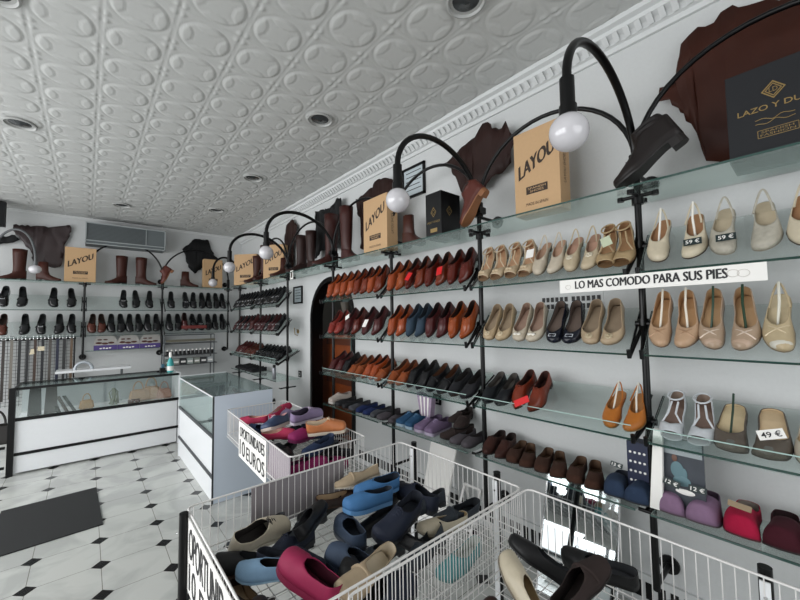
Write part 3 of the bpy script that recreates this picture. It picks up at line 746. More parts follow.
row_right(3, [.478, .370, .245, .135, .020], ['lavender_slipper', 'lavender_slipper', 'crimson_slipper', 'maroon_slipper', 'maroon_slipper'], R0, scale=1.06, dx=.01, jit=.03)
row_right(0, [1.433, 1.338, 1.232, 1.140, 1.050, .962, .865, .778, .690, .61+.01], ['strappy_beige']*4+['pearl_sling']*2+['beige_flower']*2+['tan_ankle']*2, R1, jit=.02)
row_right(1, [1.402, 1.308, 1.188, 1.098, .973, .882, .779, .688], ['gold_ballerina']*2+['cream_ballerina']*2+['navy_ballerina']*2+['beige_ballerina']*2, R1, jit=.02, scale=1.05)
row_right(2, [1.434, 1.335, 1.225, 1.122, .705, .617], ['black_slip']*2+['redbrown_oxford']*2+['tan_cutout']*2, R1, jit=.02)
row_right(3, [1.455, 1.360, 1.262, 1.168, 1.072, .980, .886, .796, .695, .605-.0], ['brown_lace']*2+['brown_suede']*6+['slate_slipper']*2, R1, jit=.05, scale=1.0, yaws=[.15, .2, .2, .35, .30, .32, .28, .3, .1, .1])
row_right(0, [2.405, 2.290, 2.175, 2.060, 1.945, 1.830, 1.715, 1.610], ['orange_derby', 'tan_derby', 'chestnut_derby', 'cognac_derby', 'chestnut_derby', 'cognac_derby', 'chestnut_derby', 'chestnut_derby'], R2)
row_right(1, [2.405, 2.290, 2.170, 2.060, 1.945, 1.830, 1.715, 1.610], ['orange_derby']*2+['blue_derby']*2+['maroon_derby']*2+['tan_derby']*2, R2)
row_right(2, [2.415, 2.305, 2.185, 2.070, 1.955, 1.840, 1.725, 1.620], ['tan_soft']*2+['black_derby']*2+['black_loafer']*2+['black_soft']*2, R2, yaws=[-.05]*8)
row_right(3, [2.43, 2.31, 2.205, 2.09, 1.98, 1.73, 1.63], ['grey_suede', 'blue_mesh', 'blue_mesh', 'lilac_mesh', 'lilac_mesh', 'grey_suede', 'grey_suede'], R2, scale=.95)
row_right(0, [3.440, 3.310, 3.180, 3.055, 2.930, 2.810, 2.700, 2.595], ['orange_derby']*4+['cognac_derby']*2+['orange_derby', 'cognac_derby'], R3)
row_right(1, [3.40, 3.27, 3.10, 2.96, 2.79, 2.63], ['red_tassel']*2+['maroon_derby', 'chestnut_derby', 'maroon_derby', 'maroon_derby'], R3)
row_right(2, [3.44, 3.31, 3.18, 3.05, 2.925, 2.81, 2.70, 2.60], ['maroon_derby']*2+['black_derby', 'tan_soft', 'tan_soft', 'orange_derby', 'orange_derby', 'tan_soft'], R3)
row_right(3, [3.43, 3.30, 3.17, 3.04, 2.92, 2.80, 2.69, 2.585], ['white_trainer', 'black_soft', 'black_soft', 'grey_trainer', 'navy_suede', 'navy_suede', 'grey_trainer', 'grey_suede'], R3, scale=.95)
row_right(0, [5.68, 5.54, 5.40, 5.27, 5.13, 5.00, 4.87], ['black_silver']*3+['black_back']*2+['black_silver']*2, R5)
row_right(1, [5.68, 5.54, 5.40, 5.27, 5.13, 5.00, 4.87], ['maroon_back']*3+['black_back', 'maroon_back', 'maroon_back', 'black_silver'], R5)
row_right(2, [5.68, 5.54, 5.40, 5.27, 5.13, 5.00, 4.87], ['black_silver']+['black_back']*6, R5)
row_right(0, [6.70, 6.57, 6.43, 6.30, 6.16, 6.03, 5.90], ['black_silver']*7, R6)
row_right(1, [6.70, 6.57, 6.43, 6.30, 6.16, 6.03, 5.90], ['maroon_back', 'black_silver']*3+['maroon_plain'], R6)
row_right(2, [6.66, 6.50, 6.34, 6.18, 6.03, 5.90], ['maroon_plain']*3+['brown_back']*3, R6)
def row_back(ri, xs, keys, bay):
    zf, tl = ROWS[ri]
    for i, (x, k) in enumerate(zip(xs, keys)):
        y = 7.145; z = zf+(y-7.12)*math.tan(tl)+.0035
        place(k, (x, y, z), '%s, %s from left, %s, back wall %s' % (names[k], ordn[i], rown[ri], bay), group='shoes in the %s of the back wall %s' % (rown[ri], bay), yaw=-PI/2+rnd.uniform(-.08, .08), pitch=tl, side=1 if i % 2 else -1, scale=1.16)
row_back(0, [-.862, -.692, -.364, -.184], ['black_silver', 'black_back', 'black_back', 'black_back'], 'left bay')
row_back(1, [-.855, -.661, -.485, -.312, -.163], ['brown_back', 'black_back', 'black_silver', 'black_back', 'black_back'], 'left bay')
row_back(0, [.434, .587, .773], ['black_silver', 'black_back', 'black_back'], 'middle bay')
row_back(1, [.06, .170, .295, .405, .522, .634, .760, .868], ['brown_back']*2+['black_back']*6, 'middle bay')
row_back(0, [1.08, 1.285, 1.41, 1.54, 1.66, 1.775, 1.895], ['black_back', 'black_silver']+['black_back']*5, 'right bay')
row_back(1, [1.065, 1.182, 1.296, 1.416, 1.535, 1.654, 1.77, 1.888], ['black_back', 'black_back', 'maroon_plain', 'black_back', 'black_silver', 'black_back', 'black_back', 'black_back'], 'right bay')
# dark shoes stacked on the bottom shelf of the third bay, and flat black shoes under the corner bay
for i, (x, y, z, yw) in enumerate([(1.98, 1.86, .668, PI-.4), (2.05, 1.76, .745, PI+.3), (2.13, 1.90, .745, PI-.2)]):
    place('dark_suede', (x, y, z+.003), ['dark suede loafer at the bottom of the small pile left of grey moccasins', 'dark suede loafer on top of the pile, right one', 'dark suede loafer on top of the pile, left one'][i], group='dark suede loafers piled on the bottom row', yaw=yw, pitch=.1 if i else 0)

# boots
proto('tall_brown', 'boot', '#3b1915', '#1e100c', '#1a100c', shaft=.56, rough=.45)
proto('tall_dark', 'boot', '#2a1512', '#150c0a', '#140c0a', shaft=.50, rough=.5)
proto('mid_brown', 'boot', '#3d1c14', '#1e100c', '#1a100c', shaft=.44, rough=.5)
proto('short_brown', 'boot', '#3f1d14', '#1e100c', '#1a100c', shaft=.28, rough=.5)
proto('ankle_tan', 'boot', '#55261d', '#2a1510', '#8a5a38', shaft=.145, rough=.45)
proto('ankle_dark', 'boot', '#150d0c', '#120c0b', '#15100f', shaft=.145, rough=.5)
zb = ZT+.0065
def boot(key, x, y, yaw, label, group='boots on the top glass shelf', pitch=0, z=None, roll=0, scale=1):
    c, s = math.cos(yaw), math.sin(yaw)     # x,y = where the shaft stands; toe reaches out along yaw
    d = .21*scale
    place(key, (x+c*d, y+s*d, zb if z is None else z), label, 'boot', group, yaw=yaw, pitch=pitch, roll=roll, name='boot', scale=scale)
boot('tall_brown', 2.08, 3.27, PI*1.50, 'tall brown leather riding boot beside the box, toe pointing right', scale=1.06)
boot('tall_brown', 2.10, 3.62, PI*.92, 'tall brown leather riding boot, left one of the tallest pair', scale=1.06)
boot('tall_dark', 2.10, 4.12, PI*1.48, 'tall dark brown boot over the arch, right one of the pair')
boot('tall_dark', 2.12, 4.42, PI*.95, 'tall dark brown boot over the arch, left one of the pair')
boot('short_brown', 2.12, 4.97, PI, 'short brown boot in front of the box beyond the arch')
boot('tall_brown', 2.08, 5.62, PI*1.1, 'tall brown boot between the two far kraft boxes')
boot('mid_brown', 2.08, 5.95, PI*1.0, 'mid height brown boot before the kraft box in the corner')
boot('short_brown', 2.10, 2.30, PI*1.47, 'short brown boot between the kraft box and the black box')
boot('mid_brown', -.74, 7.32, PI*1.12, 'brown boot at the far left of the back wall', 'boots on the back wall shelf')
boot('short_brown', -.50, 7.30, -.35, 'brown boot behind the small globe on the back wall', 'boots on the back wall shelf')
boot('mid_brown', .40, 7.32, PI*1.12, 'brown boot below the air conditioner, left one of the pair', 'boots on the back wall shelf', scale=1.05)
boot('mid_brown', .66, 7.32, -.35, 'brown boot below the air conditioner, right one of the pair', 'boots on the back wall shelf', scale=1.05)
boot('short_brown', 1.30, 7.32, -.35, 'short brown boot right of the hanging boot on the back wall', 'boots on the back wall shelf')
# boots hung at a slant on the pole tops, toe down
def slant(key, toe, yaw, pitch, label, scale=1.15):
    place(key, toe, label, 'boot', 'ankle boots mounted at a slant on the poles', yaw=yaw, pitch=pitch, name='boot', scale=scale)
slant('ankle_dark', (1.99, .630, 2.180), PI*.5, math.radians(27), 'dark ankle boot tilted on the pole right of the ballerinas', 1.15)
slant('ankle_tan', (1.98, 1.60, 2.185), PI*.5, math.radians(44), 'reddish brown ankle boot tilted on the pole above the beige sandals', 1.05)
slant('ankle_tan', (.93, 7.10, 2.19), PI*.93, math.radians(55), 'ankle boot tilted on the back wall pole', 1.0)

# ------------------------------------------------------------------ hides on the walls
HD = {
'h1': [(1.997, 2.853), (1.82, 2.904), (1.671, 2.946), (1.598, 3.023), (1.542, 3.009), (1.511, 2.948), (1.427, 2.913), (1.395, 2.954), (1.349, 2.835), (1.331, 2.783), (1.393, 2.699), (1.365, 2.644), (1.438, 2.588), (1.523, 2.587), (1.591, 2.523), (1.683, 2.53), (1.712, 2.382), (1.76, 2.384), (1.782, 2.479), (1.853, 2.66), (1.916, 2.784)],
'h2': [(0.394, 2.933), (0.323, 2.972), (0.264, 2.96), (0.238, 2.996), (0.195, 3.003), (0.147, 2.966), (0.104, 2.955), (-0.013, 2.906), (-0.149, 2.808), (-0.12, 2.251), (0.022, 2.194), (0.243, 2.272), (0.324, 2.3), (0.326, 2.367), (0.371, 2.506), (0.42, 2.61), (0.451, 2.667), (0.502, 2.678), (0.493, 2.753), (0.424, 2.753), (0.363, 2.803), (0.361, 2.837), (0.386, 2.872)],
'h3': [(3.26, 2.716), (3.284, 2.885), (3.156, 2.894), (2.985, 2.932), (2.938, 2.974), (2.892, 2.988), (2.718, 2.947), (2.617, 2.896), (2.597, 2.858), (2.68, 2.764), (2.604, 2.498), (2.731, 2.262), (2.996, 2.222), (3.139, 2.3), (3.214, 2.327), (3.174, 2.435), (3.184, 2.64)],
'h4': [(4.272, 2.983), (3.809, 2.922), (3.699, 3.016), (3.609, 2.991), (3.595, 2.814), (3.538, 2.722), (3.719, 2.394), (3.941, 2.429), (4.076, 2.433), (4.254, 2.356), (4.236, 2.685)],
'h5': [(5.311, 2.756), (5.266, 2.98), (5.043, 3.065), (4.873, 2.936), (4.913, 2.761), (4.997, 2.628), (5.0, 2.3), (5.3, 2.3), (5.356, 2.608)],
'h6': [(6.32, 2.819), (5.975, 2.933), (5.653, 2.774), (5.703, 2.701), (5.752, 2.504), (5.75, 2.25), (6.316, 2.25)],
'b1': [(-0.829, 2.98), (-0.629, 2.989), (-0.383, 3.003), (-0.236, 3.065), (-0.215, 2.991), (-0.292, 2.723), (-0.297, 2.545), (-0.33, 2.415), (-0.42, 2.395), (-0.613, 2.44), (-0.644, 2.607), (-0.758, 2.787), (-0.835, 2.896)],
'b2': [(1.264, 2.876), (1.46, 3.085), (1.689, 3.093), (1.733, 2.932), (1.844, 2.754), (1.824, 2.632), (1.612, 2.567), (1.47, 2.44), (1.368, 2.546), (1.304, 2.79)],
'b3': [(-1.044, 2.759), (-0.808, 2.828), (-0.757, 2.775), (-0.821, 2.718), (-0.948, 2.678), (-1.04, 2.632)]}
def hide(key, plane, val, m, label, amp=.018):
    pts = HD[key]; n = len(pts); rr = random.Random(len(key)+n); out = []
    for i in range(n):
        a = Vector(pts[i]); b = Vector(pts[(i+1) % n]); out.append(a); L = (b-a).length; k = max(1, int(L/.028))
        nrm = Vector((-(b-a).y, (b-a).x)).normalized() if L > 0 else Vector((0, 0))
        for q in range(1, k): out.append(a.lerp(b, q/k)+nrm*rr.uniform(-.011, .011))
    bm = B(); f = bm.faces.new([bm.verts.new((0, p.x, p.y)) for p in out])
    bmesh.ops.triangulate(bm, faces=[f]); bmesh.ops.subdivide_edges(bm, edges=[e for e in bm.edges if e.calc_length() > .06], cuts=3, use_grid_fill=True)
    for v in bm.verts:
        y, z = v.co.y, v.co.z
        d = amp*(math.sin(y*17+z*9+n)+.6*math.sin(y*31-z*23)+.4*math.sin(z*41+y*5)); v.co.x = -abs(d)*.8
    for v in bm.verts:
        if plane == 'x': v.co = Vector((val+v.co.x, v.co.y, v.co.z))
        else: v.co = Vector((v.co.y, val+v.co.x, v.co.z))
    o = obj('leather_hide', bm, m, None, True); md = o.modifiers.new('thickness', 'SOLIDIFY'); md.thickness = .003; md.offset = 0
    tag(o, label, 'hide', 'leather hides displayed above the shelves')
hide('h1', 'x', 2.235, HIDE, 'dark brown leather hide with ragged edge right of the framed picture', .012)
hide('h2', 'x', 2.26, HIDER, 'large chestnut leather hide behind the black box at the top right', .010)
hide('h3', 'x', 2.225, HIDE, 'dark brown leather hide behind the kraft box near the tall boots', .012)
hide('h4', 'x', 2.235, HIDEK, 'black leather hide behind the tallest brown boots', .012)
hide('h5', 'x', 2.27, HIDE, 'narrow brown hide beyond the black hide', .012)
hide('h6', 'x', 2.27, HIDE, 'small brown hide in the corner above the kraft box', .012)
hide('b1', 'y', 7.45, mat('purplebrown_hide', '#2b1c1d', .45, noise=.3, scale=9, bump=.5), 'wide dark hide on the back wall left of the air conditioner', .012)
hide('b2', 'y', 7.45, HIDEK, 'dark hide on the back wall right of the air conditioner', .012)
hide('b3', 'y', 7.44, HIDEK, 'small black hide scrap at the far left of the back wall', .008)
bm = bx(-1.25, -.86, 7.0, 7.1, 2.86, 3.19); bmesh.ops.subdivide_edges(bm, edges=bm.edges[:], cuts=3, use_grid_fill=True)
for v in bm.verts: v.co.y += .02*math.sin(v.co.x*40)
tag(obj('black_curtain', bm, HIDEK), 'black hanging curtain piece under the ceiling at the far left', 'curtain')

# ------------------------------------------------------------------ display boxes
def kraft(loc, w, d, h, yaw, label, logo=True):
    """card box: local front faces -y ... rotated by yaw; origin bottom centre of front"""
    t = thing('display_box', loc, label, 'box', 'kraft display boxes above the shelves', rot=(0, 0, yaw))
    o = obj('carton', bx(-w/2, w/2, 0, d, 0, h), CARD, t, local=True); bevel(o, .002)
    u, v = (1, 0, 0), (0, 0, 1)
    text('lettering', 'LAYOU', CARDS, t, (-w*.40, 0, h*.42), (1, 0, .50), v, w*.88, h*.17, bold=.004, world=False)
    bm = B(); box(bm, -w*.23, w*.24, -.0015, 0, h*.235, h*.325); obj('emblem_plate', bm, CARDS, t, local=True)
    text('emblem_lettering', 'SPANISH\nSHOES', CARD, t, (-w*.19, -.0015, h*.250), u, v, w*.39, h*.060, world=False)
    text('origin_lettering', 'MADE IN SPAIN', CARDS, t, (-w*.24, 0, h*.10), u, v, w*.48, h*.035, world=False)
    sd = text('side_lettering', 'LAYOU SHOES', CARDS, t, (w/2, d*.6, h*.30), (0, 0, 1), (0, -1, 0), h*.35, d*.22, world=False)
    return t
kraft((1.998, 1.06, zb), .285, .125, .515, -PI/2, 'kraft card display box beside the largest globe')
kraft((1.998, 2.655, zb), .36, .125, .52, -PI/2, 'kraft card display box between tall boots and black box')
kraft((2.02, 5.13, zb), .33, .11, .49, -PI/2+.62, 'kraft card display box just beyond the arch')
kraft((2.0, 6.30, zb), .40, .11, .52, -PI/2+.75, 'kraft card display box in the back right corner')
kraft((-.095, 7.19, zb), .355, .12, .52, 0, 'kraft card display box on the left of the back wall')
kraft((1.72, 7.19, zb), .31, .12, .52, 0, 'kraft card display box at the right end of back wall')
GOLD = mat('gold_print', '#8f7748', .45, metal=.3)
GREYBOX = mat('charcoal_card', '#222326', .6, spec=.25); BLKBOX = mat('black_card', '#08090b', .35, spec=.3)
def diamond(bm, c, u, v, a, b, n, t=.0012, ring=True):
    c, u, v, n = Vector(c), Vector(u), Vector(v), Vector(n)
    def q(k): return [c+u*a*k, c+v*b*k, c-u*a*k, c-v*b*k]
    A, Bq = q(1), q(.84)
    for i in range(4): prism(bm, [A[i], A[(i+1) % 4], Bq[(i+1) % 4], Bq[i]], n, t)
# slim black box
t = thing('display_box', (2.0, 1.91, zb), 'slim black card box with gold emblem above the brown derbies', 'box')
o = obj('carton', bx(2.0, 2.22, 1.825, 1.99, zb, zb+.355), BLKBOX, t); bevel(o, .002)
bm = B(); diamond(bm, (1.9995, 1.905, zb+.20), (0, 1, 0), (0, 0, 1), .028, .040, (-1, 0, 0)); diamond(bm, (1.9995, 1.905, zb+.20), (0, 1, 0), (0, 0, 1), .014, .02, (-1, 0, 0)); obj('gold_emblem', bm, GOLD, t); bm = B()
diamond(bm, (2.09, 1.8245, zb+.21), (1, 0, 0), (0, 0, 1), .032, .038, (0, -1, 0)); diamond(bm, (2.09, 1.8245, zb+.21), (1, 0, 0), (0, 0, 1), .014, .018, (0, -1, 0)); obj('gold_emblem', bm, GOLD, t)
text('lettering', 'LAZO Y DUQUE', GOLD, t, (2.0, 1.972, zb+.115), (0, -1, 0), (0, 0, 1), .13, .018)
bm = B(); box(bm, 1.9985, 2.0, 1.87, 1.94, zb+.045, zb+.075); obj('gold_plate', bm, GOLD, t)
# big black box, front at the right edge
t = thing('display_box', (2.0, .05, zb), 'large charcoal card box with gold lettering at the top right', 'box')
o = obj('carton', bx(2.0, 2.20, -.24, .212, zb, zb+.365), GREYBOX, t); bevel(o, .002)
bm = B(); diamond(bm, (1.9995, .075, zb+.255), (0, 1, 0), (0, 0, 1), .034, .036, (-1, 0, 0)); diamond(bm, (1.9995, .075, zb+.255), (0, 1, 0), (0, 0, 1), .024, .026, (-1, 0, 0))
obj('gold_emblem', bm, GOLD, t); bm = B()
for k in range(2):
    pts = [(1.999, .13-.006*i+k*.02-.02*k, zb+.148-k*.016+.008*math.sin(i*.6+k*2)*(1-abs(i-9)/10)) for i in range(19)]
    tube(bm, pts, .0014, 5)
obj('gold_flourish', bm, GOLD, t)
text('emblem_lettering', 'LD', GOLD, t, (2.0, .087, zb+.247), (0, -1, 0), (0, 0, 1), .024, .018)
text('lettering', 'LAZO Y DUQUE', GOLD, t, (2.0, .180, zb+.178), (0, -1, 0), (0, 0, 1), .25, .026, off=.01)
bm = B(); 
for a, b in (((.125, .075), (.015, .075)), ((.015, .075), (.015, .105)), ((.015, .105), (.125, .105)), ((.125, .105), (.125, .075))):
    rod(bm, (1.9995, a[0], zb+a[1]), (1.9995, b[0], zb+b[1]), .0013, 4)
obj('gold_frame', bm, GOLD, t)
text('small_lettering', 'SPANISH\nFASHION', GOLD, t, (2.0, .118, zb+.080), (0, -1, 0), (0, 0, 1), .095, .02)

# ------------------------------------------------------------------ the banner
t = thing('banner', (1.915, .51, 1.683), 'long white banner with black slogan fixed across the second shelf front', 'sign')
bm = B(); prism(bm, [(1.918, .905, 1.678), (1.918, .120, 1.678), (1.918, .120, 1.748), (1.918, .905, 1.746)], (1, 0, 0), .003); obj('board', bm, WHITEP, t)
INK = mat('black_ink', '#16151a', .6)
text('lettering', 'LO MAS COMODO PARA SUS PIES', INK, t, (1.918, .825, 1.696), (0, -1, 0), (0, 0, 1), .592, .040, bold=.0018)
bm = B()
for c, r in (((.215, 1.714), .018), ((.185, 1.712), .018), ((.86, 1.708), .014)):
    tube(bm, [(1.9172, c[0]+r*math.cos(a), c[1]+r*.8*math.sin(a)) for a in np.linspace(0, 2*PI, 14, endpoint=False)], .0012, 4, close=True)
obj('faint_emblem', bm, mat('pale_print', '#c9c4be', .6), t)

# small price tags and cards
RED = mat('red_tag', '#d0161c', .5); DKG = mat('price_card', '#1d2b2c', .5)
def card_tag(y, z, x, w, h, m, label, ang=0, txt=None, group=None, tm=None, tilt=.5, name='price_tag'):
    t = thing(name, (x, y, z), label, 'tag', group)
    v = Vector((math.sin(tilt), 0, math.cos(tilt))); u = Vector((0, -1, 0)); n = u.cross(v)
    u2 = u*math.cos(ang)+v*math.sin(ang); v2 = -u*math.sin(ang)+v*math.cos(ang)
    c = Vector((-.018, 0, .022)); bm = B(); prism(bm, [c-u2*w/2-v2*h/2, c+u2*w/2-v2*h/2, c+u2*w/2+v2*h/2, c-u2*w/2+v2*h/2], -n, .0015); obj('card', bm, m, t, local=True)
    if txt: text('lettering', txt, tm or WHITEP, t, c-u2*w*.38-v2*h*.30, u2, v2, w*.76, h*.6, off=.01, world=False)
    return t
gr = 'red sale tags on the shoes'
card_tag(2.135, 1.872, 1.955, .052, .072, RED, 'red sale tag on the third derby, top row, third bay from right', -.25, group=gr, name='sale_tag')
card_tag(1.800, 1.880, 1.955, .050, .072, RED, 'red sale tag between derbies, right half of top row', .25, group=gr, name='sale_tag')
card_tag(1.145, 1.050, 1.918, .090, .040, RED, 'red sale tag across the red brown oxfords', .55, group=gr, name='sale_tag')
card_tag(2.70, 1.50, 1.93, .055, .075, WHITEP, 'white tag on the maroon derby before the arch pole', 0, name='paper_tag')
card_tag(3.0, 1.56, 1.93, .055, .05, WHITEP, 'white paper slip between loafers beside the arch', .6, name='paper_tag')
gp = 'dark price cards with white figures'
card_tag(.338, 1.842, 1.955, .062, .034, DKG, 'small dark 59 euro card on the second cream slingback', .08, '59 €', gp)
card_tag(.232, 1.842, 1.955, .062, .034, DKG, 'small dark 59 euro card on the silver mottled slingback', .05, '59 €', gp)
card_tag(.465, .792, 1.99, .060, .028, DKG, 'small dark price card on the left lavender slipper', -.2, '12 €', gp)
card_tag(.375, .792, 1.99, .062, .028, DKG, 'small dark price card on the right lavender slipper', .0, '12 €', gp)
card_tag(.695, .795, 2.02, .055, .024, DKG, 'small dark price card behind the slate slippers', -.1, '12 €', gp)
card_tag(.140, 1.085, 1.945, .075, .036, WHITEP, 'white price card on the taupe wedge mule', .35, '49 €', gp, tm=INK)
card_tag(.245, .775, 1.985, .070, .022, mat('straw_tag', '#8d7a62', .8), 'pale straw label across the crimson slipper', -.1)
card_tag(.672, 1.90, 1.95, .045, .06, mat('green_white_tag', '#c3cbb0', .6), 'pale green paper tag on the tan ankle strap sandal', .4, name='paper_tag')
card_tag(1.08, 1.90, 1.95, .045, .06, WHITEP, 'white paper tag hanging on the pearl slingback', .1, name='paper_tag')

# photo display card by the second pole
t = thing('photo_display', (1.99, .46, .67), 'cardboard display with a photograph of a woman in light blue', 'display')
bm = B(); prism(bm, [(1.975, .553, .675), (1.975, .505, .675), (1.975, .490, 1.035), (1.975, .525, 1.035)], (1, 0, 0), .02); obj('white_side', bm, WHITEP, t)
bm = B(); prism(bm, [(2.01, .505, .675), (2.01, .355, .675), (2.01, .355, 1.0), (2.01, .495, 1.0)], (1, 0, 0), .01); obj('photo_panel', bm, mat('photo_grey', '#3b4048', .4, noise=.3, scale=12), t)
bm = B(); box(bm, 2.007, 2.0095, .36, .495, .93, 1.0); obj('header_strip', bm, mat('header_grey', '#9aa2a6', .5), t)
bm = B(); sphere(bm, (2.0075, .450, .865), .030, 16, (.05, .8, 1.2)); sphere(bm, (2.0075, .435, .82), .032, 16, (.05, 1, .7)); sphere(bm, (2.0075, .425, .85), .018, 16, (.05, .6, 1.5)); obj('printed_blouse', bm, mat('print_lightblue', '#5c7a82', .5), t, True)
bm = B(); sphere(bm, (2.0075, .458, .915), .013, 14, (.1, .8, 1.2)); obj('printed_face', bm, mat('print_skin', '#6a4c40', .5), t, True)
bm = B(); sphere(bm, (2.0075, .425, .775), .035, 14, (.1, 1, .35)); obj('printed_chair', bm, WHITEP, t, True)
t = thing('shoe_carton', (2.02, .62, .668), 'navy and white patterned carton left of the photo display', 'box')
obj('carton', bx(2.06, 2.14, .575, .665, .668, .93), mat('navy_card', '#1a2340', .5), t)
bm = B()
for i in range(4):
    for j in range(5): rod(bm, (2.059, .59+i*.02, .70+j*.045), (2.0605, .59+i*.02, .70+j*.045), .006, 8)
obj('dot_pattern', bm, WHITEP, t)
t = thing('gift_bag', (2.2, 2.17, .668), 'lilac and white striped paper bag behind the blue trainers', 'bag')
bm = B(); prism(bm, [(2.15, 2.23, .672), (2.15, 2.14, .672), (2.15, 2.11, .90), (2.15, 2.29, .93)], (1, 0, 0), .05); obj('bag_body', bm, mat('lilac_paper', '#9b8aa0', .6, noise=.3), t)
bm = B()
for k in range(3): prism(bm, [(2.148, 2.222-.028*k, .68), (2.148, 2.216-.028*k, .68), (2.148, 2.232-.045*k, .90), (2.148, 2.25-.045*k, .90)], (1, 0, 0), .002)
obj('stripes', bm, WHITEP, t)

# wall things
def plate_sock(y, z, label, dark=True):
    t = thing('wall_socket', (XR, y, z), label, 'socket'); obj('frame', bevel_box(XR-.012, XR, y-.045, y+.045, z-.045, z+.045), BLACKP, t)
    obj('insert', bx(XR-.014, XR-.012, y-.028, y+.028, z-.028, z+.028), mat('socket_grey', '#9a9a98', .5), t)
    bm = B(); rod(bm, (XR-.0155, y, z), (XR-.014, y, z), .018, 14); obj('socket_face', bm, BLACKP, t)
def bevel_box(*a):
    b = bx(*a); bmesh.ops.bevel(b, geom=b.edges[:], offset=.003, segments=2, affect='EDGES'); return b
plate_sock(2.195, .86, 'black framed wall socket below the third shelf')
plate_sock(4.86, .80, 'black framed wall socket beside the arched doorway')
def picture(y0, y1, z0, z1, label, lines):
    t = thing('picture_frame', (XR, (y0+y1)/2, z0), label, 'picture'); bm = B(); w = .022
    for b in ((y0, y1, z0, z0+w), (y0, y1, z1-w, z1), (y0, y0+w, z0, z1), (y1-w, y1, z0, z1)): box(bm, XR-.02, XR, *b)
    obj('frame', bm, BLACKM, t); obj('print', bx(XR-.008, XR-.004, y0+w, y1-w, z0+w, z1-w), mat('print_pale', '#b9c3c8', .4), t)
    bm = B()
    for i in range(lines): 
        zz = z1-w-.035-i*(z1-z0-.09)/lines; box(bm, XR-.0095, XR-.008, y0+w+.03+.02*(i % 2), y1-w-.03, zz, zz+.007)
    obj('printed_lines', bm, INK, t)
picture(2.29, 2.60, 2.70, 3.0, 'black framed print behind the globe above the derbies', 5)
picture(4.78, 5.06, 1.80, 2.05, 'small black framed certificate left of the arch', 4)
t = thing('vent_grille', (XR, 1.02, 1.585), 'white wall vent with two blocks of dark square holes', 'vent')
obj('plate', bx(XR-.004, XR, .83, 1.22, 1.59, 1.70), WALL, t)
bm = B()
for blk in (0, 1):
    for i in range(6):
        for j in range(2): box(bm, XR-.0085, XR-.006, .845+blk*.195+i*.030, .845+blk*.195+i*.030+.019, 1.605+j*.045, 1.635+j*.045)
obj('holes', bm, BLACKP, t)
t = thing('wall_bracket', (XR, 4.93, 1.36), 'small brass hook bracket on the wall beyond the arch', 'hook')
bm = B(); rod(bm, (XR-.01, 4.93, 1.40), (XR, 4.93, 1.40), .03, 12); tube(bm, [(XR-.01, 4.93, 1.42), (XR-.06, 4.93, 1.45), (XR-.05, 4.93, 1.36), (XR-.01, 4.93, 1.34)], .006, 8); obj('hook', bm, mat('brass', '#9c8250', .4, metal=.5), t, True)
# small sign photo card at the top shelf edge before the arch
t = thing('name_card', (1.96, 4.30, zb), 'small white portrait card standing before the tall dark boots', 'card'); obj('card', bx(1.935, 1.938, 4.28, 4.36, ZT-.09, ZT+.02), WHITEP, t); obj('picture', bx(1.9335, 1.935, 4.30, 4.34, ZT-.07, ZT), mat('card_dark', '#4a4038', .5), t)

# floor mirrors leaning under the shelves
def lean_mirror(P, label, frame):
    P = [Vector(p) for p in P]; c = sum(P, Vector())/4; n = (P[1]-P[0]).cross(P[3]-P[0]).normalized()
    if n.x > 0: n = -n
    t = thing('floor_mirror', (c.x, c.y, min(p.z for p in P)), label, 'mirror')
    obj('mirror_glass', prism(B(), P, -n, .005), MIRROR, t)
    bm = B()
    for i in range(4): rod(bm, P[i], P[(i+1) % 4], .006, 6)
    obj('frame', bm, frame, t)
lean_mirror([(1.95, 1.12, .02), (1.98, .72, .02), (2.16, .74, .60), (2.13, 1.12, .62)], 'leaning foot mirror with bright reflections under the suede moccasins', CHROME)
t = thing('foot_mirror', (2.0, 1.9, 0), 'white backed foot mirror leaning under the dark loafers', 'mirror')
obj('panel', prism(B(), [(1.93, 2.07, .015), (1.93, 1.82, .015), (2.13, 1.84, .58), (2.13, 2.10, .58)], (1, 0, -.35), .015), WHITEP, t)
bm = B(); 
for y in (1.60, 1.74): rod(bm, (1.93, y, .01), (2.10, y, .36), .009); rod(bm, (2.22, y, .01), (2.10, y, .36), .009)
for z in (.12, .24, .355): rod(bm, (1.93+.17*z/.35, 1.60, z), (1.93+.17*z/.35, 1.74, z), .009)
tag(obj('step_stool', bm, WHITEW), 'small white metal folding step under the bottom shelf', 'stool')

# ------------------------------------------------------------------ counters
def case_obj(name, b, m, t): return obj(name, b, m, t)
# left counter: front y=5.5, x -.56...93
t = thing('display_counter', (.18, 5.75, 0), 'long white and black glass display counter before the back wall', 'counter')
X0, X1, Y0, Y1 = -.56, .93, 5.50, 6.00
obj('base', bx(X0+.02, X1-.02, Y0+.01, Y1, .02, .55), WHITEL, t)
bm = B(); box(bm, X0, X1, Y0, Y0+.02, .548, .582); box(bm, X0, X1, Y0, Y0+.02, .195, .225); obj('black_bands', bm, BLACKM, t)
bm = B(); box(bm, X0-.03, X0+.02, Y0-.02, Y0+.03, 0, .895); obj('corner_post', bm, BLACKM, t)
bm = B(); box(bm, X0, X1, Y0, Y0+.025, .868, .895); box(bm, X0, X0+.025, Y0, Y1, .868, .895); box(bm, X0, X1, Y1-.025, Y1, .868, .895); obj('top_frame', bm, BLACKM, t)
obj('glass_top', bx(X0+.025, X1-.005, Y0+.025, Y1-.025, .884, .892), CASE, t)
obj('glass_front', bx(X0+.02, X1-.005, Y0+.006, Y0+.012, .584, .868), CASE, t)
obj('end_panel', bx(X1-.01, X1+.015, Y0, Y1, 0, .90), WHITEL, t)
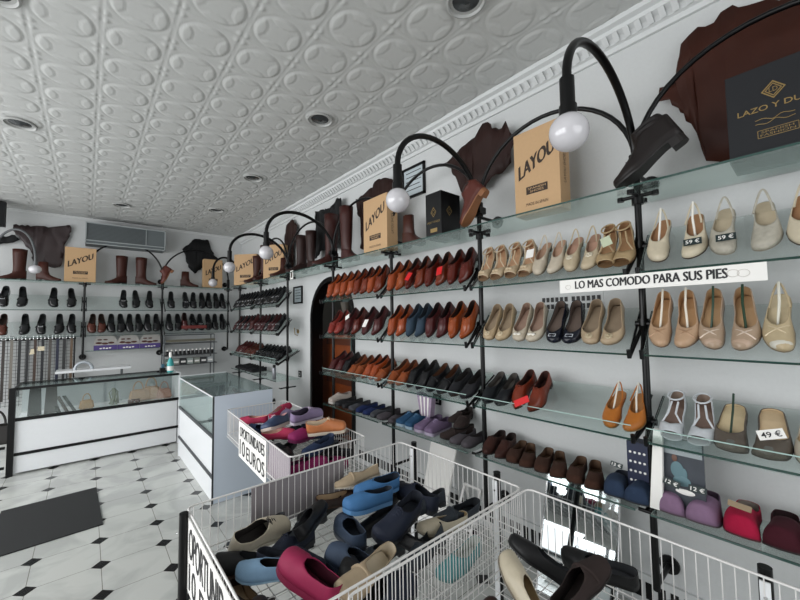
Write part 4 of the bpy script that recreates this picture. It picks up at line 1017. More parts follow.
bm = B(); box(bm, X0+.02, X1-.01, Y1-.012, Y1-.002, .56, .868); obj('back_panel', bm, mat('mint_panel', '#a4abac', .4), t)
# things in the left counter
def purse(x, y, z, s, m, label, name='handbag', grp='handbags in the left display counter'):
    t = thing(name, (x, y, z), label, 'bag', grp); bm = bx(-.07*s, .07*s, -.03*s, .03*s, 0, .10*s)
    for v in bm.verts:
        if v.co.z > .05*s: v.co.x *= .75; v.co.y *= .4
    bmesh.ops.bevel(bm, geom=bm.edges[:], offset=.012*s, segments=3, affect='EDGES'); obj('bag_body', bm, m, t, True, True)
    bm = B(); tube(bm, [(.035*s*math.cos(a), 0, .095*s+.07*s*math.sin(a)) for a in np.linspace(0, PI, 12)], .005*s, 6); obj('handle', bm, m, t, True, True)
    o = tag(t, label)
TAN = mat('tan_bag', '#9c7848', .5, noise=.2); NUDE = mat('nude_bag', '#a98a6e', .5, noise=.15); DKRED = mat('dark_red_bag', '#4e2620', .5)
purse(.02, 5.72, .552, 1.05, TAN, 'small tan handbag in the middle of the left glass counter')
purse(.52, 5.78, .552, 1.5, NUDE, 'nude handbag second from right in the left glass counter')
purse(.66, 5.80, .552, 1.7, NUDE, 'largest nude handbag in the left glass counter')
purse(.80, 5.76, .552, 1.3, mat('rose_bag', '#a27a68', .5), 'rose handbag at the right end of the glass counter')
t = thing('wallet', (.47, 5.68, .552), 'dark red wallet lying in the left glass counter', 'wallet'); o = obj('wallet_body', bx(-.06, .06, -.03, .03, 0, .045), DKRED, t, local=True); bevel(o, .006); obj('clasp', bx(-.008, .008, -.033, -.03, .015, .03), CHROME, t, local=True)
t = thing('wallet', (.36, 5.65, .552), 'small white purse lying in the left glass counter', 'wallet'); o = obj('wallet_body', bx(-.04, .04, -.02, .02, 0, .022), WHITEP, t, local=True); bevel(o, .006); obj('clasp', bx(-.006, .006, -.022, -.02, .008, .014), CHROME, t, local=True)
t = thing('scarf_stand', (.27, 5.75, .552), 'grey green silk scarf draped on a stand in the counter', 'scarf')
bm = B()
for k in range(5): tube(bm, [(.03*math.sin(k*2), .02*math.cos(k*3), .0), (.02*math.sin(k), .01, .12), (.012*math.cos(k), 0, .2), (.045*math.sin(k*1.7+1), .01, .15), (.05*math.cos(k*2.2), .02, .01)], .009, 6)
obj('scarf', bm, mat('scarf_green', '#7d8273', .7, noise=.4, scale=30), t, True, True)
for k, x in enumerate((-.47, -.34)):
    bm = B(); prism(bm, [(x, 5.70, .553), (x+.11, 5.70, .553), (x+.10, 5.72, .84), (x+.01, 5.72, .84)], (0, 1, 0), .03)
    tag(obj('leather_case', bm, HIDEK if k == 0 else mat('dark_brown_case', '#211a18', .5)), ['black leather case at the left end of the glass counter', 'dark brown leather case beside the black case'][k], 'case')
for k in range(3):
    bm = B(); prism(bm, [(-.22+k*.06, 5.58+k*.03, .556), (-.19+k*.06, 5.58+k*.03, .556), (-.27+k*.05, 5.88, .70), (-.30+k*.05, 5.88, .70)], (0, 0, 1), .008)
    tag(obj('watch_strap', bm, [BLACKP, mat('brown_strap', '#3a2a22', .5), BLACKP][k]), ['leftmost dark strap slanting up inside the left counter', 'brown strap slanting up inside the left counter', 'rightmost dark strap slanting up inside the left counter'][k], 'strap', 'straps inside the left counter')

# right counter
t = thing('display_counter', (1.1, 4.2, 0), 'white glass topped counter standing out from the arch side', 'counter')
X0, X1, Y0, Y1 = .84, 1.36, 3.46, 4.98
obj('base', bx(X0+.012, X1, Y0+.02, Y1-.02, .0, .545), WHITEL, t)
bm = B(); box(bm, X0, X0+.012, Y0, Y1, .545, .575); box(bm, X0, X0+.012, Y0, Y1, .205, .232); box(bm, X0-.001, X0+.012, Y0-.001, Y0+.010, 0, .905); obj('black_bands', bm, mat('dark_grey_trim', '#33363a', .4), t)
obj('end_panel', bx(X0+.006, X1, Y0, Y0+.018, 0, .905), mat('end_panel_grey', '#c6d0dc', .35), t)
obj('far_panel', bx(X0, X1, Y1-.018, Y1, 0, .92), WHITEL, t)
obj('back_panel', bx(X1-.015, X1, Y0+.018, Y1-.018, .545, .895), WHITEL, t)
obj('glass_front', bx(X0+.003, X0+.009, Y0+.012, Y1-.018, .575, .893), CASE, t)
obj('glass_top', bx(X0+.003, X1, Y0+.0, Y1-.018, .906, .914), glass('dark_case_top', (.66, .68, .68, 1), .18, .03), t)
bm = B(); box(bm, X0, X0+.01, Y0, Y1, .893, .905); box(bm, X1-.01, X1, Y0+.018, Y1-.018, .895, .905); obj('top_trim', bm, WHITEL, t)
t = thing('belt_coil', (1.05, 4.1, .548), 'coiled grey belt lying inside the right glass counter', 'belt'); bm = B()
tube(bm, [(.012*k/6*math.cos(k*.6)*1.0, .012*k/6*math.sin(k*.6), .012) for k in range(8, 50)], .008, 6); obj('strap', bm, mat('grey_belt', '#7b8288', .5), t, True, True); obj('buckle', bx(.085, .12, -.01, .03, .002, .02), CHROME, t, local=True)
t = thing('belt_coil', (1.05, 3.75, .548), 'coiled dark belt near the front of the right counter', 'belt'); bm = B()
tube(bm, [(.012*k/6*math.cos(k*.6)*1.0, .012*k/6*math.sin(k*.6), .012) for k in range(8, 50)], .008, 6); obj('strap', bm, mat('slate_belt', '#4a5056', .5), t, True, True); obj('buckle', bx(.085, .12, -.01, .03, .002, .02), CHROME, t, local=True)

# ------------------------------------------------------------------ back area
# belt rack
t = thing('belt_rack', (-.52, 7.3, .42), 'black wire grid rack for belts on the back wall', 'rack')
bm = B()
for k in range(20): x = -.95+k*.043; rod(bm, (x, 7.34, .42), (x, 7.34, 1.36), .003, 4)
for k in range(20): z = .44+k*.048; rod(bm, (-.95, 7.34, z), (-.13, 7.34, z), .003, 4)
obj('grid', bm, BLACKM, t)
bm = B(); rod(bm, (-.96, 7.27, 1.34), (-.12, 7.27, 1.34), .014, 10); rod(bm, (-.13, 7.27, 1.34), (-.13, 7.34, 1.34), .01); rod(bm, (-.95, 7.27, 1.34), (-.95, 7.34, 1.34), .01); rod(bm, (-.135, 7.34, 0), (-.135, 7.34, 1.36), .010); rod(bm, (-.95, 7.34, 0), (-.95, 7.34, 1.36), .010)
obj('hanging_bar', bm, BLACKM, t)
bc = ['#1b1d20', '#2d2622', '#6f6a62', '#15161a', '#1a1b1e', '#3b2a20', '#121419', '#4a4540', '#161b33', '#202022', '#5c4a38']
bl = ['black', 'dark brown', 'light grey', 'plain black', 'matt black', 'brown', 'jet black', 'taupe', 'navy', 'charcoal', 'tan']
ot = ['first', 'second', 'third', 'fourth', 'fifth', 'sixth', 'seventh', 'eighth', 'ninth', 'tenth', 'eleventh']
for k in range(11):
    x = -.925+k*.076; L = .75+.1*((k*7) % 4)/4
    t = thing('belt', (x, 7.25, 1.34-L), '%s leather belt hanging from rack, %s from the left' % (bl[k], ot[k]), 'belt', 'belts hanging on the wire rack')
    obj('strap', bx(x-.015, x+.015, 7.249, 7.253, 1.34-L, 1.35), mat('belt_'+bc[k].strip('#'), bc[k], .45), t)
    bm = B(); 
    for a, b in (((-.02, 0), (.02, 0)), ((.02, 0), (.02, .045)), ((.02, .045), (-.02, .045)), ((-.02, .045), (-.02, 0))): rod(bm, (x+a[0], 7.243, 1.345+a[1]), (x+b[0], 7.243, 1.345+b[1]), .004, 6)
    obj('buckle', bm, CHROME, t)
bm = B(); prism(bm, [(-.60, 7.235, 1.13), (-.55, 7.235, 1.14), (-.555, 7.235, 1.21), (-.585, 7.235, 1.21)], (0, 1, 0), .002)
tag(obj('price_tag', bm, mat('cream_tag', '#cfc3a8', .6)), 'cream paper tag hanging left among the belts', 'tag', 'paper tags on the belts')
bm = B(); prism(bm, [(-.52, 7.235, 1.18), (-.45, 7.235, 1.18), (-.45, 7.235, 1.24), (-.52, 7.235, 1.24)], (0, 1, 0), .002)
tag(obj('price_tag', bm, MC['cream_tag']), 'cream paper tag hanging right among the belts', 'tag', 'paper tags on the belts')
# three shoe-care cards on a thin shelf
PURP = mat('purple_print', '#4b3a7a', .5); BRN = mat('brown_print', '#4a2218', .5)
t = thing('glass_shelf', (.52, 7.3, 1.135), 'thin glass ledge holding the purple shoe cards', 'shelf'); obj('pane', bx(-.01, .93, 7.28, 7.49, 1.132, 1.138), GLS, t); obj('front_edge', bx(-.01, .93, 7.276, 7.28, 1.131, 1.139), GEDGE, t)
for k in range(3):
    x0 = .085+k*.29; t = thing('shoe_card', (x0+.145, 7.32, 1.139), ['left', 'middle', 'right'][k]+'hand arched card with brown shoes on a purple band', 'sign', 'purple cards with shoe pictures')
    pts = [(x0, 7.32, 1.139), (x0+.286, 7.32, 1.139), (x0+.286, 7.32, 1.28)]+[(x0+.143+.13*math.cos(a), 7.32, 1.30+.085*math.sin(a)) for a in np.linspace(.1, PI-.1, 9)]+[(x0, 7.32, 1.28)]
    obj('card', prism(B(), pts, (0, 1, 0), .004), mat('card_grey', '#a9a6a2', .6), t)
    obj('purple_band', bx(x0, x0+.286, 7.317, 7.32, 1.139, 1.215), PURP, t)
    bm = B()
    for q in range(3): sphere(bm, (x0+.06+.075*q, 7.315, 1.25-.02*(q % 2)+.02*q*(1-q/2)), .032, 10, (1.3, .12, .5))
    for q in range(2): sphere(bm, (x0+.07+.07*q, 7.315, 1.30), .022, 10, (1.4, .12, .5))
    obj('printed_shoes', bm, BRN, t, True)
    bm = B()
    for q in range(4): sphere(bm, (x0+.085+.038*q, 7.3145, 1.165+.004*(q % 2)), .017, 8, (1, .15, .6))
    obj('white_print', bm, WHITEP, t, True)
# rack with shoe care goods behind the right counter
GM = mat('grey_frame', '#5f6466', .4, metal=.4)
t = thing('care_product_rack', (1.36, 7.3, 0), 'grey metal rack of shoe care goods behind the right counter', 'rack')
bm = B()
for x in (.98, 1.74):
    rod(bm, (x, 7.15, 0), (x, 7.15, 1.34), .010); rod(bm, (x, 7.38, 0), (x, 7.38, 1.34), .010)
rod(bm, (.98, 7.15, 1.34), (1.74, 7.15, 1.34), .010); obj('frame', bm, GM, t, True)
for z in (1.20, 1.0, .84): obj('rack_shelf', bx(.985, 1.78, 7.10, 7.40, z-.012, z), mat('rack_shelf_grey', '#45484a', .5), t)
obj('front_rail', bx(1.0, 1.74, 7.085, 7.10, 1.225, 1.265), mat('olive_rail', '#5f5c4e', .5), t)
for k in range(12):
    x = 1.03+k*.062
    t = thing('polish_bottle', (x, 7.16, 1.0), 'small dark polish bottle, %s from left on the upper care shelf' % (ot+['twelfth'])[k], 'bottle', 'polish bottles on the care rack')
    obj('bottle_body', lathe(B(), [(.022, 0), (.022, .06), (.012, .072)], n=12), BLACKP, t, True, True); obj('cap', lathe(B(), [(.014, .070), (.014, .095)], n=12), WHITEP, t, True, True)
cc = ['#6d7a70', '#8c8f88', '#2a2c2e', '#9aa5a0', '#7f857c', '#3a3c3e', '#a8aeb0']
for k in range(7):
    x = 1.05+k*.105; t = thing('polish_carton', (x, 7.18, .84), '%s carton, %s from left on the lower care shelf' % (['green grey', 'pale', 'black', 'mint', 'sage', 'charcoal', 'silver'][k], ot[k]), 'box', 'cartons on the care rack')
    obj('carton', bx(-.045, .045, -.04, .04, 0, .10), mat('carton_'+cc[k].strip('#'), cc[k], .5), t, local=True); obj('carton_label', bx(-.035, .035, -.042, -.04, .03, .06), WHITEP, t, local=True)
t = thing('red_sign', (1.42, 7.12, 1.44), 'dark red metal box mounted above the care rack', 'box'); obj('case', bevel_box(1.22, 1.60, 7.08, 7.12, 1.445, 1.50), mat('dark_red', '#6a2420', .5), t); obj('bracket', box(bx(1.24, 1.25, 7.12, 7.49, 1.46, 1.48), 1.57, 1.58, 7.12, 7.49, 1.46, 1.48), BLACKM, t)
# spray bottle at the left counter end
t = thing('spray_bottle', (.86, 5.72, .893), 'turquoise and white spray bottle at the end of left counter', 'bottle')
TQ = mat('turquoise_label', '#3fa5a5', .4)
obj('bottle_body', lathe(B(), [(.0, 0), (.038, 0), (.040, .01), (.040, .11), (.026, .16), (.014, .18), (.014, .20)], n=18), TQ, t, True, True)
obj('body_label', lathe(B(), [(.041, .02), (.041, .08)], n=18), WHITEP, t, True, True)
obj('spray_cap', lathe(B(), [(.018, .195), (.020, .25), (.015, .262), (0, .264)], n=14), WHITEP, t, True, True)
t = thing('tape_dispenser', (.775, 5.74, .893), 'black tape dispenser beside the spray bottle', 'dispenser')
obj('stand', bevel_box(.745, .805, 5.70, 5.78, .893, .955), BLACKP, t); obj('roll', rod(B(), (.76, 5.74, .97), (.79, 5.74, .97), .035, 16), mat('blue_tape', '#3a6478', .4), t, True)
# white table top object behind the left counter
t = thing('ironing_board', (-.05, 6.75, .93), 'white ironing board like plate behind the left counter', 'board')
obj('plate', bevel_box(-.30, .50, 6.55, 6.85, .90, .93), WHITEL, t)
bm = B(); tube(bm, [(-.02+.09*math.cos(a), 6.6, .93+.10*math.sin(a)) for a in np.linspace(0, PI, 14)], .018, 8); obj('handle', bm, mat('pale_grey_plastic', '#a9b0b6', .4), t, True)
bm = B(); rod(bm, (-.2, 6.7, 0), (-.2, 6.7, .9), .015); rod(bm, (.4, 6.7, 0), (.4, 6.7, .9), .015); obj('leg', bm, GM, t)
# low things at the far left
t = thing('black_rail_frame', (-.85, 5.5, 0), 'black metal rail frame left of the corner post', 'frame')
bm = B(); rod(bm, (-1.3, 5.48, .10), (-.60, 5.48, .10), .015); rod(bm, (-1.3, 5.48, .30), (-.60, 5.48, .30), .015); rod(bm, (-1.0, 5.48, 0), (-1.0, 5.48, .30), .015); obj('rails', bm, BLACKM, t)
purse(-.69, 5.6, .32, 2.1, mat('black_bag', '#17130f', .5), 'black handbag left of the counter post', grp=None)

# glass plate and pile under the corner bays
t = thing('glass_shelf', (1.98, 5.0, .745), 'low glass plate beyond the arch beside the basket', 'shelf'); obj('pane', bx(1.934, 2.28, 4.80, 5.76, .737, .745), GLS, t); obj('front_edge', bx(1.93, 1.934, 4.80, 5.76, .7365, .7455), GEDGE, t)
t = thing('glass_shelf', (1.98, 6.3, .745), 'low glass plate carrying flat black sandals in the corner', 'shelf'); obj('pane', bx(1.934, 2.28, 5.82, 6.80, .737, .745), GLS, t); obj('front_edge', bx(1.93, 1.934, 5.82, 6.80, .7365, .7455), GEDGE, t)
for i in range(7):
    place('black_soft', (1.96, 6.66-i*.125, .746), 'flat black moccasin, %s from left on the low corner plate' % ordn[i], group='flat black moccasins on the low corner plate', yaw=PI, side=1 if i % 2 else -1)
t = thing('spray_can', (1.98, 4.98, .746), 'grey spray can with black cap on the low glass plate', 'can'); obj('can_body', lathe(B(), [(.024, 0), (.026, .01), (.026, .15), (.018, .165)], n=16), mat('can_grey', '#8b8d92', .3, metal=.4), t, True, True); obj('cap', lathe(B(), [(.02, .163), (.02, .20), (0, .202)], n=16), BLACKP, t, True, True)

# inside the arch: a framed picture, a small hanging rack
t = thing('picture_frame', (2.59, 4.10, 1.40), 'black framed picture hanging inside the arched doorway', 'picture'); obj('frame', bx(2.57, 2.59, 3.98, 4.16, 1.45, 1.85), BLACKM, t); obj('print', bx(2.566, 2.57, 4.0, 4.14, 1.47, 1.83), mat('dim_print', '#3c4646', .5, noise=.4, scale=20), t)
t = thing('hanging_plant', (2.55, 4.05, 1.9), 'leafy plant trailing at the top of the arched doorway', 'plant')
bm = B(); rl = random.Random(3)
for k in range(60):
    x, y, z = 2.5+rl.uniform(-.05, .05), 3.9+rl.uniform(-.22, .25), 1.88+rl.uniform(-.14, .14); a = rl.uniform(0, 6.28); d = .035
    v = [bm.verts.new(p) for p in ((x, y, z), (x-.01, y+d*math.cos(a)*.5-.012*math.sin(a), z+d*math.sin(a)*.5+.012*math.cos(a)), (x-.005, y+d*math.cos(a), z+d*math.sin(a)), (x-.01, y+d*math.cos(a)*.5+.012*math.sin(a), z+d*math.sin(a)*.5-.012*math.cos(a)))]
    bm.faces.new(v)
obj('leaves', bm, mat('leaf', '#5b6136', .6, noise=.3), t); obj('pot', lathe(B(), [(.05, 1.66), (.07, 1.78)], (2.5, 3.95, 0), 14), mat('pot', '#4a443c', .6), t)
t = thing('umbrella', (2.45, 3.72, .9), 'closed teal and white umbrella hanging in the arched doorway', 'umbrella'); obj('canopy', rod(B(), (2.45, 3.72, 1.15), (2.45, 3.72, 1.75), .03, 12, .012), mat('teal_cloth', '#4f8d8e', .6), t, True); obj('shaft', rod(B(), (2.45, 3.72, .85), (2.45, 3.72, 1.15), .008), CHROME, t)

# ------------------------------------------------------------------ wire baskets
def basket(x0, x1, y0, y1, zt, zb_, label, skew=(0, 0), sp=.0315):
    t = thing('wire_basket', ((x0+x1)/2, (y0+y1)/2, zb_), label, 'basket', 'white wire bargain baskets')
    sx = lambda x, y: x+(y-y0)*skew[0]
    r = .03
    def rim(z, rr):
        pts = []
        for cx, cy, a0 in ((x1-r, y1-r, 0), (x0+r, y1-r, PI/2), (x0+r, y0+r, PI), (x1-r, y0+r, 1.5*PI)):
            for a in np.linspace(a0, a0+PI/2, 5): pts.append((sx(cx+r*math.cos(a), cy), cy+r*math.sin(a), z))
        return tube(B(), pts, rr, 8, close=True)
    obj('rim', rim(zt, .0042), WHITEW, t, True); obj('lower_rim', rim(zb_+.03, .003), WHITEW, t, True)
    for nm in ('left', 'right', 'near', 'far'):
        bm = B()
        if nm in ('left', 'right'):
            X_ = x0 if nm == 'left' else x1; n = int((y1-y0-.05)/sp)
            for k in range(n+1): y = y0+.025+(y1-y0-.05)*k/n; rod(bm, (sx(X_, y), y, zb_), (sx(X_, y), y, zt), .0018, 5)
        else:
            Y_ = y0 if nm == 'near' else y1; n = int((x1-x0-.05)/sp)
            for k in range(n+1): x = x0+.025+(x1-x0-.05)*k/n; rod(bm, (sx(x, Y_), Y_, zb_), (sx(x, Y_), Y_, zt), .0018, 5)
        obj('side_panel', bm, WHITEW, t)
    bm = B(); n = int((x1-x0)/.05)
    for k in range(n+1): x = x0+(x1-x0)*k/n; rod(bm, (sx(x, y0), y0, zb_), (sx(x, y1), y1, zb_), .0018, 4)
    n = int((y1-y0)/.05)
    for k in range(n+1): y = y0+(y1-y0)*k/n; rod(bm, (sx(x0, y), y, zb_+.002), (sx(x1, y), y, zb_+.002), .0018, 4)
    obj('bottom_grid', bm, WHITEW, t)
    return t
tA = basket(.885, 1.41, 1.995, 3.44, .78, .55, 'far white wire basket full of bright pink and navy shoes', skew=(.045, 0))
tB = basket(.335, 1.51, .920, 1.765, .78, .555, 'middle white wire basket with blue and black shoes')
tC = basket(.56, 1.525, -.10, .900, .78, .50, 'nearest white wire basket at the bottom right')
# support posts (each a part of the basket it carries)
def post(t, x, y, top=.80, white=True):
    obj('post', rod(B(), (x, y, .0), (x, y, top), .017, 16), BLACKM, t, True)
    if white: obj('post_plate', bx(x-.022, x-.016, y-.012, y+.012, .1, top-.035), WHITEL, t)
    bm = B()
    for z in (.72, .45): rod(bm, (x-.022, y, z), (x-.026, y, z), .005, 8)
    obj('screw', bm, CHROME, t)
post(tB, .312, 1.70, .79, False); post(tB, 1.535, 1.665); post(tB, 1.535, 1.07); post(tC, 1.548, .145); post(tB, .312, 1.02, .79, False); post(tC, .535, .1, .79, False)
post(tA, 1.2, 2.35, .548, False); post(tA, 1.22, 3.1, .548, False)
# liners and signs
bm = bx(.60, 1.10, 1.772, 1.775, .565, .772); tag(obj('grey_liner', bm, GREYP), 'grey plastic sheet behind the far side of middle basket', 'sheet')
bm = B(); prism(bm, [(.905, 2.03, .565), (.905, 2.38, .565), (.920, 2.38, .772), (.905, 2.03, .772)], (-1, 0, 0), .002)
tag(obj('grey_liner', bm, mat('mauve_sheet', '#9a8f98', .5)), 'mauve plastic sheet inside the left side of far basket', 'sheet')
def sign(P0, P1, z0, z1, label, lines):
    """upright sign board hung on a basket side, P0 left end, P1 right end in plan"""
    P0 = Vector((P0[0], P0[1], 0)); P1 = Vector((P1[0], P1[1], 0)); u = (P1-P0).normalized(); n = u.cross(Vector((0, 0, 1))); W_ = (P1-P0).length
    t = thing('offer_sign', ((P0.x+P1.x)/2, (P0.y+P1.y)/2, z0), label, 'sign')
    obj('board', prism(B(), [P0+Vector((0, 0, z0)), P1+Vector((0, 0, z0)), P1+Vector((0, 0, z1)), P0+Vector((0, 0, z1))], -n, .003), WHITEP, t)
    for s, a, b, c, d in lines: text('lettering', s, INK, t, P0+u*W_*a+Vector((0, 0, z0+(z1-z0)*c)), u, (0, 0, 1), W_*(b-a), (z1-z0)*d, bold=.003)
sign((.922, 3.02), (.895, 2.38), .505, .775, 'white bargain sign reading ten euros on the far basket', [('OPORTUNIDADES', .05, .95, .60, .28), ('10', .05, .26, .10, .42), ('EUROS', .32, .95, .10, .36)])
sign((.325, 1.69), (.325, .96), .50, .772, 'white bargain sign on left side of the middle basket', [('OPORTUNIDADES', .04, .96, .50, .42), ('10', .05, .20, .06, .36), ('EUROS', .28, .9, .06, .34)])

# basket shoes
proto('k_cream_sneaker', 'sneaker', '#c2b8a4', '#2a2624', '#c9c1b0', lace='#2a2624')
proto('k_blue_slip', 'moccasin', '#7fa0bd', '#241a1a', '#8fb0c8', rough=.7)
proto('k_pink', 'clog', '#8a1c44', '#4a1226', '#7a1a3c', rough=.7)
proto('k_black', 'moccasin', '#141416', '#3c3e42', '#0d0d0e', rough=.5)
proto('k_slate', 'clog', '#3d4b60', '#252c38', '#303b4c', rough=.7)
proto('k_sky', 'clog', '#3f6f9f', '#16202e', '#5c8cbc', rough=.7)
proto('k_navy', 'sneaker', '#141b2c', '#222630', '#10141c', rough=.7, lace='#1d2438')
proto('k_grey', 'loafer', '#2b3138', '#1d2126', '#1a1d21', rough=.6)
proto('k_cream', 'moccasin', '#b7ad98', '#8f7a58', '#6a6254')
proto('k_beige', 'loafer', '#a5937a', '#c9bca6', '#b8ad9a', rough=.7)
proto('k_brown', 'moccasin', '#2a1a14', '#b39a7c', '#4a3426')
proto('k_teal', 'moccasin', '#4f8f92', '#b0b8b0', '#5a8a8a')
proto('k_magenta', 'clog', '#7c1a50', '#3c1230', '#5c1440', rough=.8)
proto('k_denim', 'moccasin', '#1e2c48', '#38445c', '#16202f', rough=.8)
proto('k_orange', 'sneaker', '#b9744a', '#e0cdb4', '#d8cab8', lace='#d8c8b0')
proto('k_lilac', 'sneaker', '#8f80a0', '#4c4458', '#cdc4d4', lace='#c8bcd0')
proto('k_red', 'moccasin', '#a32a4c', '#e0b8a8', '#8c2440', rough=.8)
proto('k_pinktrim', 'sneaker', '#3c4a66', '#d8a8a8', '#c7b8ae', lace='#d0a8b0')
def bs(key, toe, heel, label, group, roll=0, lift=0):
    a, b = Vector(toe), Vector(heel); d = a-b; yaw = math.atan2(d.y, d.x); pitch = -math.atan2(d.z, math.hypot(d.x, d.y))
    L = T_len[key]; mid = (a+b)/2; dn = d.normalized(); toe2 = mid+dn*L/2
    place(key, (toe2.x, toe2.y, toe2.z+lift), label, 'shoe', group, yaw=yaw, pitch=pitch, roll=roll, scale=.93)
T_len = {}
for k, st in dict(k_cream_sneaker='sneaker', k_blue_slip='moccasin', k_pink='clog', k_black='moccasin', k_slate='clog', k_sky='clog', k_navy='sneaker', k_grey='loafer', k_cream='moccasin', k_beige='loafer', k_brown='moccasin', k_teal='moccasin', k_magenta='clog', k_denim='moccasin', k_orange='sneaker', k_lilac='sneaker', k_red='moccasin', k_pinktrim='sneaker', dark_suede='loafer', black_soft='moccasin', brown_suede='moccasin').items(): T_len[k] = T[st]['L']
G = 'shoes in the middle basket'
bs('k_cream_sneaker', (.69, 1.62, .62), (.43, 1.56, .63), 'cream sneaker lying at the far left of the middle basket', G, .5)
bs('k_blue_slip', (.42, 1.38, .66), (.60, 1.20, .66), 'pale blue slip-on with dark opening, left in middle basket', G, .1)
bs('k_pink', (.52, 1.235, .73), (.585, .975, .67), 'deep pink clog in front left of the middle basket', G, .2)
bs('k_black', (.86, 1.56, .68), (.66, 1.38, .66), 'black moccasin pointing back in the middle basket', G, -.5)
bs('k_slate', (.92, 1.50, .60), (.86, 1.25, .60), 'slate blue clog at the centre of the middle basket', G, 0)
bs('k_sky', (.90, 1.44, .68), (1.15, 1.40, .66), 'bright sky blue clog in the middle basket, left one', G, .1)
bs('k_sky', (1.02, 1.55, .66), (1.29, 1.50, .66), 'bright sky blue clog in the middle basket, right one', G, -.1)
bs('k_navy', (.88, 1.18, .67), (1.16, 1.23, .70), 'navy lace-up sneaker across the middle basket', G, -.3)
bs('k_grey', (.93, 1.06, .60), (1.19, 1.10, .60), 'grey loafer near the front of middle basket', G, .3)
bs('k_cream', (1.10, 1.17, .63), (1.34, 1.10, .60), 'cream moccasin with narrow toe in the middle basket', G, 0)
bs('k_beige', (.60, 1.00, .71), (.84, 1.08, .68), 'beige loafer at the near side of the middle basket', G, -.6)
bs('k_black', (.74, 1.16, .64), (.70, .98, .61), 'black moccasin under the beige loafer', G, .2)
bs('k_brown', (.42, 1.50, .58), (.42, 1.24, .58), 'brown moccasin with beige lining along the sign', G, .2)
bs('k_brown', (.43, 1.22, .64), (.42, .97, .60), 'brown moccasin at the near left corner of middle basket', G, -.2)
bs('k_teal', (1.02, .97, .575), (1.27, .98, .575), 'teal moccasin at the right front of middle basket', G, 0)
bs('k_grey', (1.18, 1.36, .60), (1.42, 1.30, .60), 'grey loafer behind the navy sneaker', G, .2)
bs('k_black', (1.15, 1.68, .60), (1.40, 1.65, .60), 'black moccasin at the far right of middle basket', G, 0)
bs('k_beige', (1.00, 1.66, .68), (1.24, 1.62, .68), 'beige loafer at the far side of middle basket', G, .4)
bs('k_black', (.60, 1.30, .60), (.80, 1.14, .58), 'black moccasin beside the deep pink clog', G, .1)
bs('k_navy', (.55, 1.44, .575), (.78, 1.52, .575), 'navy sneaker under the black moccasins', G, .1)
bs('k_black', (.50, 1.66, .59), (.72, 1.68, .59), 'black moccasin lying along the far wires of middle basket', G, .2)
bs('k_navy', (.66, 1.22, .62), (.50, 1.42, .60), 'navy sneaker behind the deep pink clog', G, -.2)
bs('k_black', (.98, 1.30, .64), (1.02, 1.05, .60), 'black moccasin standing across the navy lace-up sneaker', G, .5)
bs('k_slate', (.74, 1.30, .62), (.80, 1.06, .60), 'slate clog between black moccasins in the middle basket', G, .2)
bs('k_grey', (1.22, 1.18, .62), (1.46, 1.14, .60), 'grey loafer at the right side of the middle basket', G, -.2)
bs('k_black', (1.12, 1.50, .59), (1.36, 1.56, .59), 'black moccasin beneath the sky blue clogs', G, 0)
bs('k_navy', (.90, 1.00, .60), (.62, .99, .575), 'navy sneaker low at the near wires of middle basket', G, .1)
bs('k_black', (.54, 1.12, .60), (.48, .95, .58), 'black moccasin between brown moccasin and deep pink clog', G, 0)
bs('k_black', (.80, 1.68, .575), (1.04, 1.70, .575), 'black moccasin under the slanting black one by grey sheet', G, 0)
bs('k_grey', (.66, 1.50, .60), (.90, 1.60, .60), 'grey loafer between cream sneaker and slate clog', G, .3)
bs('k_black', (.94, 1.40, .575), (1.20, 1.44, .575), 'black moccasin flat beneath the left sky blue clog', G, 0)
bs('k_navy', (1.30, 1.52, .61), (1.30, 1.26, .59), 'navy sneaker along the right wires of middle basket', G, .2)
bs('k_black', (.36+.04, 1.50, .64), (.56, 1.40, .60), 'black moccasin between cream sneaker and pale blue slip-on', G, .1)
bs('k_grey', (.80, 1.22, .575), (1.05, 1.20, .575), 'grey loafer flat beneath the navy lace-up sneaker', G, 0)
bs('k_brown', (1.10, 1.60, .62), (.90, 1.70, .60), 'brown moccasin with beige lining at the far wires', G, .1)
bs('k_black', (.62, 1.10, .575), (.86, 1.14, .575), 'black moccasin flat beneath the beige loafer heel', G, 0)
G = 'shoes in the far basket'
bs('k_magenta', (1.04, 2.33, .74), (1.29, 2.38, .74), 'large magenta clog on top of the far basket', G)
bs('k_denim', (1.02, 2.10, .72), (1.27, 2.16, .74), 'navy denim moccasin at the near side of far basket', G, -.1)
bs('k_orange', (1.36, 2.20, .79), (1.16, 2.32, .77), 'orange and cream sneaker crowning the far basket', G, .2)
bs('k_lilac', (1.40, 2.62, .80), (1.16, 2.60, .78), 'lilac sneaker with white sole in the far basket', G, .3)
bs('k_red', (1.30, 2.92, .84), (1.08, 2.78, .77), 'red pink slipper standing at the back of far basket', G, -.2)
bs('k_pinktrim', (.98, 2.62, .76), (1.22, 2.76, .74), 'blue sneaker with pink trim in the far basket', G, .3)
bs('k_denim', (.96, 2.88, .73), (1.06, 2.66, .70), 'navy denim moccasin at the left of far basket', G, -.2)
bs('k_red', (.98, 3.16, .72), (1.14, 2.98, .72), 'red pink slipper at the back left of far basket', G)
bs('k_magenta', (.97, 2.12, .60), (1.20, 2.24, .62), 'magenta clog low at the near corner of far basket', G, .2)
bs('k_magenta', (1.30, 2.10, .585), (1.08, 2.07, .60), 'magenta clog pressed against the near wires', G, -.1)
bs('k_black', (1.25, 2.30, .64), (1.36, 2.08, .62), 'black moccasin at the right near corner of far basket', G)
bs('black_soft', (1.0, 2.45, .62), (1.2, 2.6, .62), 'black moccasin under the lilac sneaker', G)
bs('k_navy', (1.2, 2.85, .62), (1.4, 2.7, .62), 'navy sneaker low in the far basket', G)
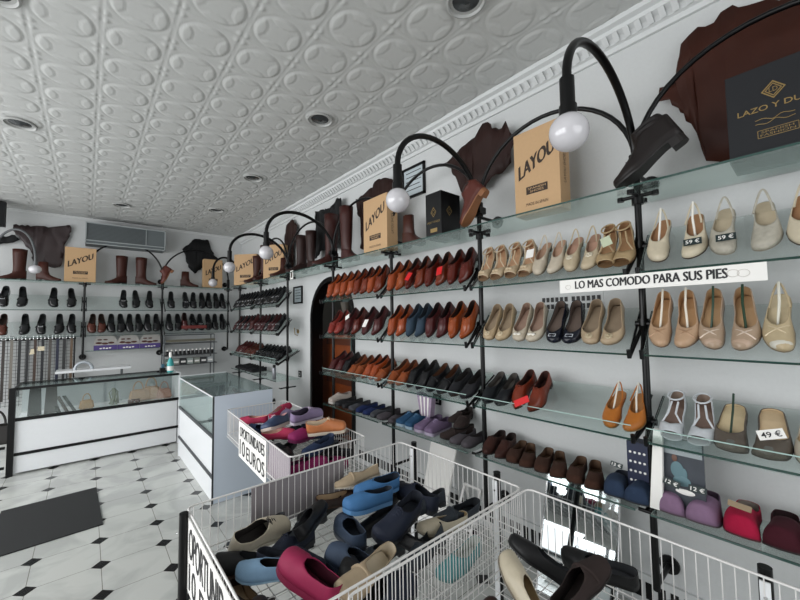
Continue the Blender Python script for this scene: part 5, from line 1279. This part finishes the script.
bs('k_pinktrim', (1.12, 3.0, .62), (1.34, 3.14, .62), 'blue sneaker with pink trim low at the back', G)
bs('k_denim', (1.32, 2.45, .68), (1.30, 2.70, .68), 'navy denim moccasin below the orange sneaker', G)
bs('k_black', (1.0, 2.30, .60), (1.05, 2.52, .60), 'black moccasin beneath the large magenta clog', G)
bs('k_red', (1.14, 2.48, .74), (.98, 2.66, .70), 'red pink slipper with pale lining between magenta clog and pink trimmed sneaker', G, .3)
bs('k_denim', (1.22, 2.50, .72), (1.38, 2.36, .70), 'navy denim moccasin right of the magenta clog', G, -.3)
bs('k_lilac', (1.12, 2.84, .77), (1.36, 2.86, .72), 'lilac sneaker further back under the standing slipper', G, .2)
bs('k_black', (.98, 2.22, .68), (1.0, 2.44, .66), 'black moccasin along the sign side of far basket', G, .2)
bs('k_black', (1.12, 2.20, .66), (1.32, 2.22, .66), 'black moccasin behind the near navy denim one', G, 0)
bs('k_magenta', (1.14, 2.06, .64), (.94, 2.12, .62), 'magenta clog on the left behind the near wires', G, 0)
G = 'shoes in the nearest basket'
bs('k_cream', (1.07, .74, .76), (.97, .54, .62), 'cream moccasin standing up in the nearest basket', G, .6)
bs('k_black', (1.20, .80, .72), (1.24, .56, .62), 'black moccasin leaning at the back of nearest basket', G, .4)
bs('k_brown', (.95, .72, .67), (.84, .50, .58), 'dark brown moccasin left of the cream one', G, .2)
bs('dark_suede', (1.28, .50, .74), (1.05, .52, .66), 'dark brown suede loafer on top of nearest basket', G, -.2)
bs('k_black', (1.36, .66, .66), (1.38, .42, .66), 'black moccasin against the right side of nearest basket', G, -.3)
bs('black_soft', (1.1, .64, .60), (1.12, .38, .60), 'soft black moccasin under the cream one', G, .1)
bs('dark_suede', (1.34, .30, .68), (1.10, .36, .64), 'dark brown suede loafer at the front of nearest basket', G, .2)
bs('k_black', (1.22, .30, .56), (1.46, .24, .56), 'black moccasin low at the right front corner', G, 0)
bs('black_soft', (1.30, .16, .64), (1.06, .16, .62), 'soft black moccasin close to the camera', G, 0)
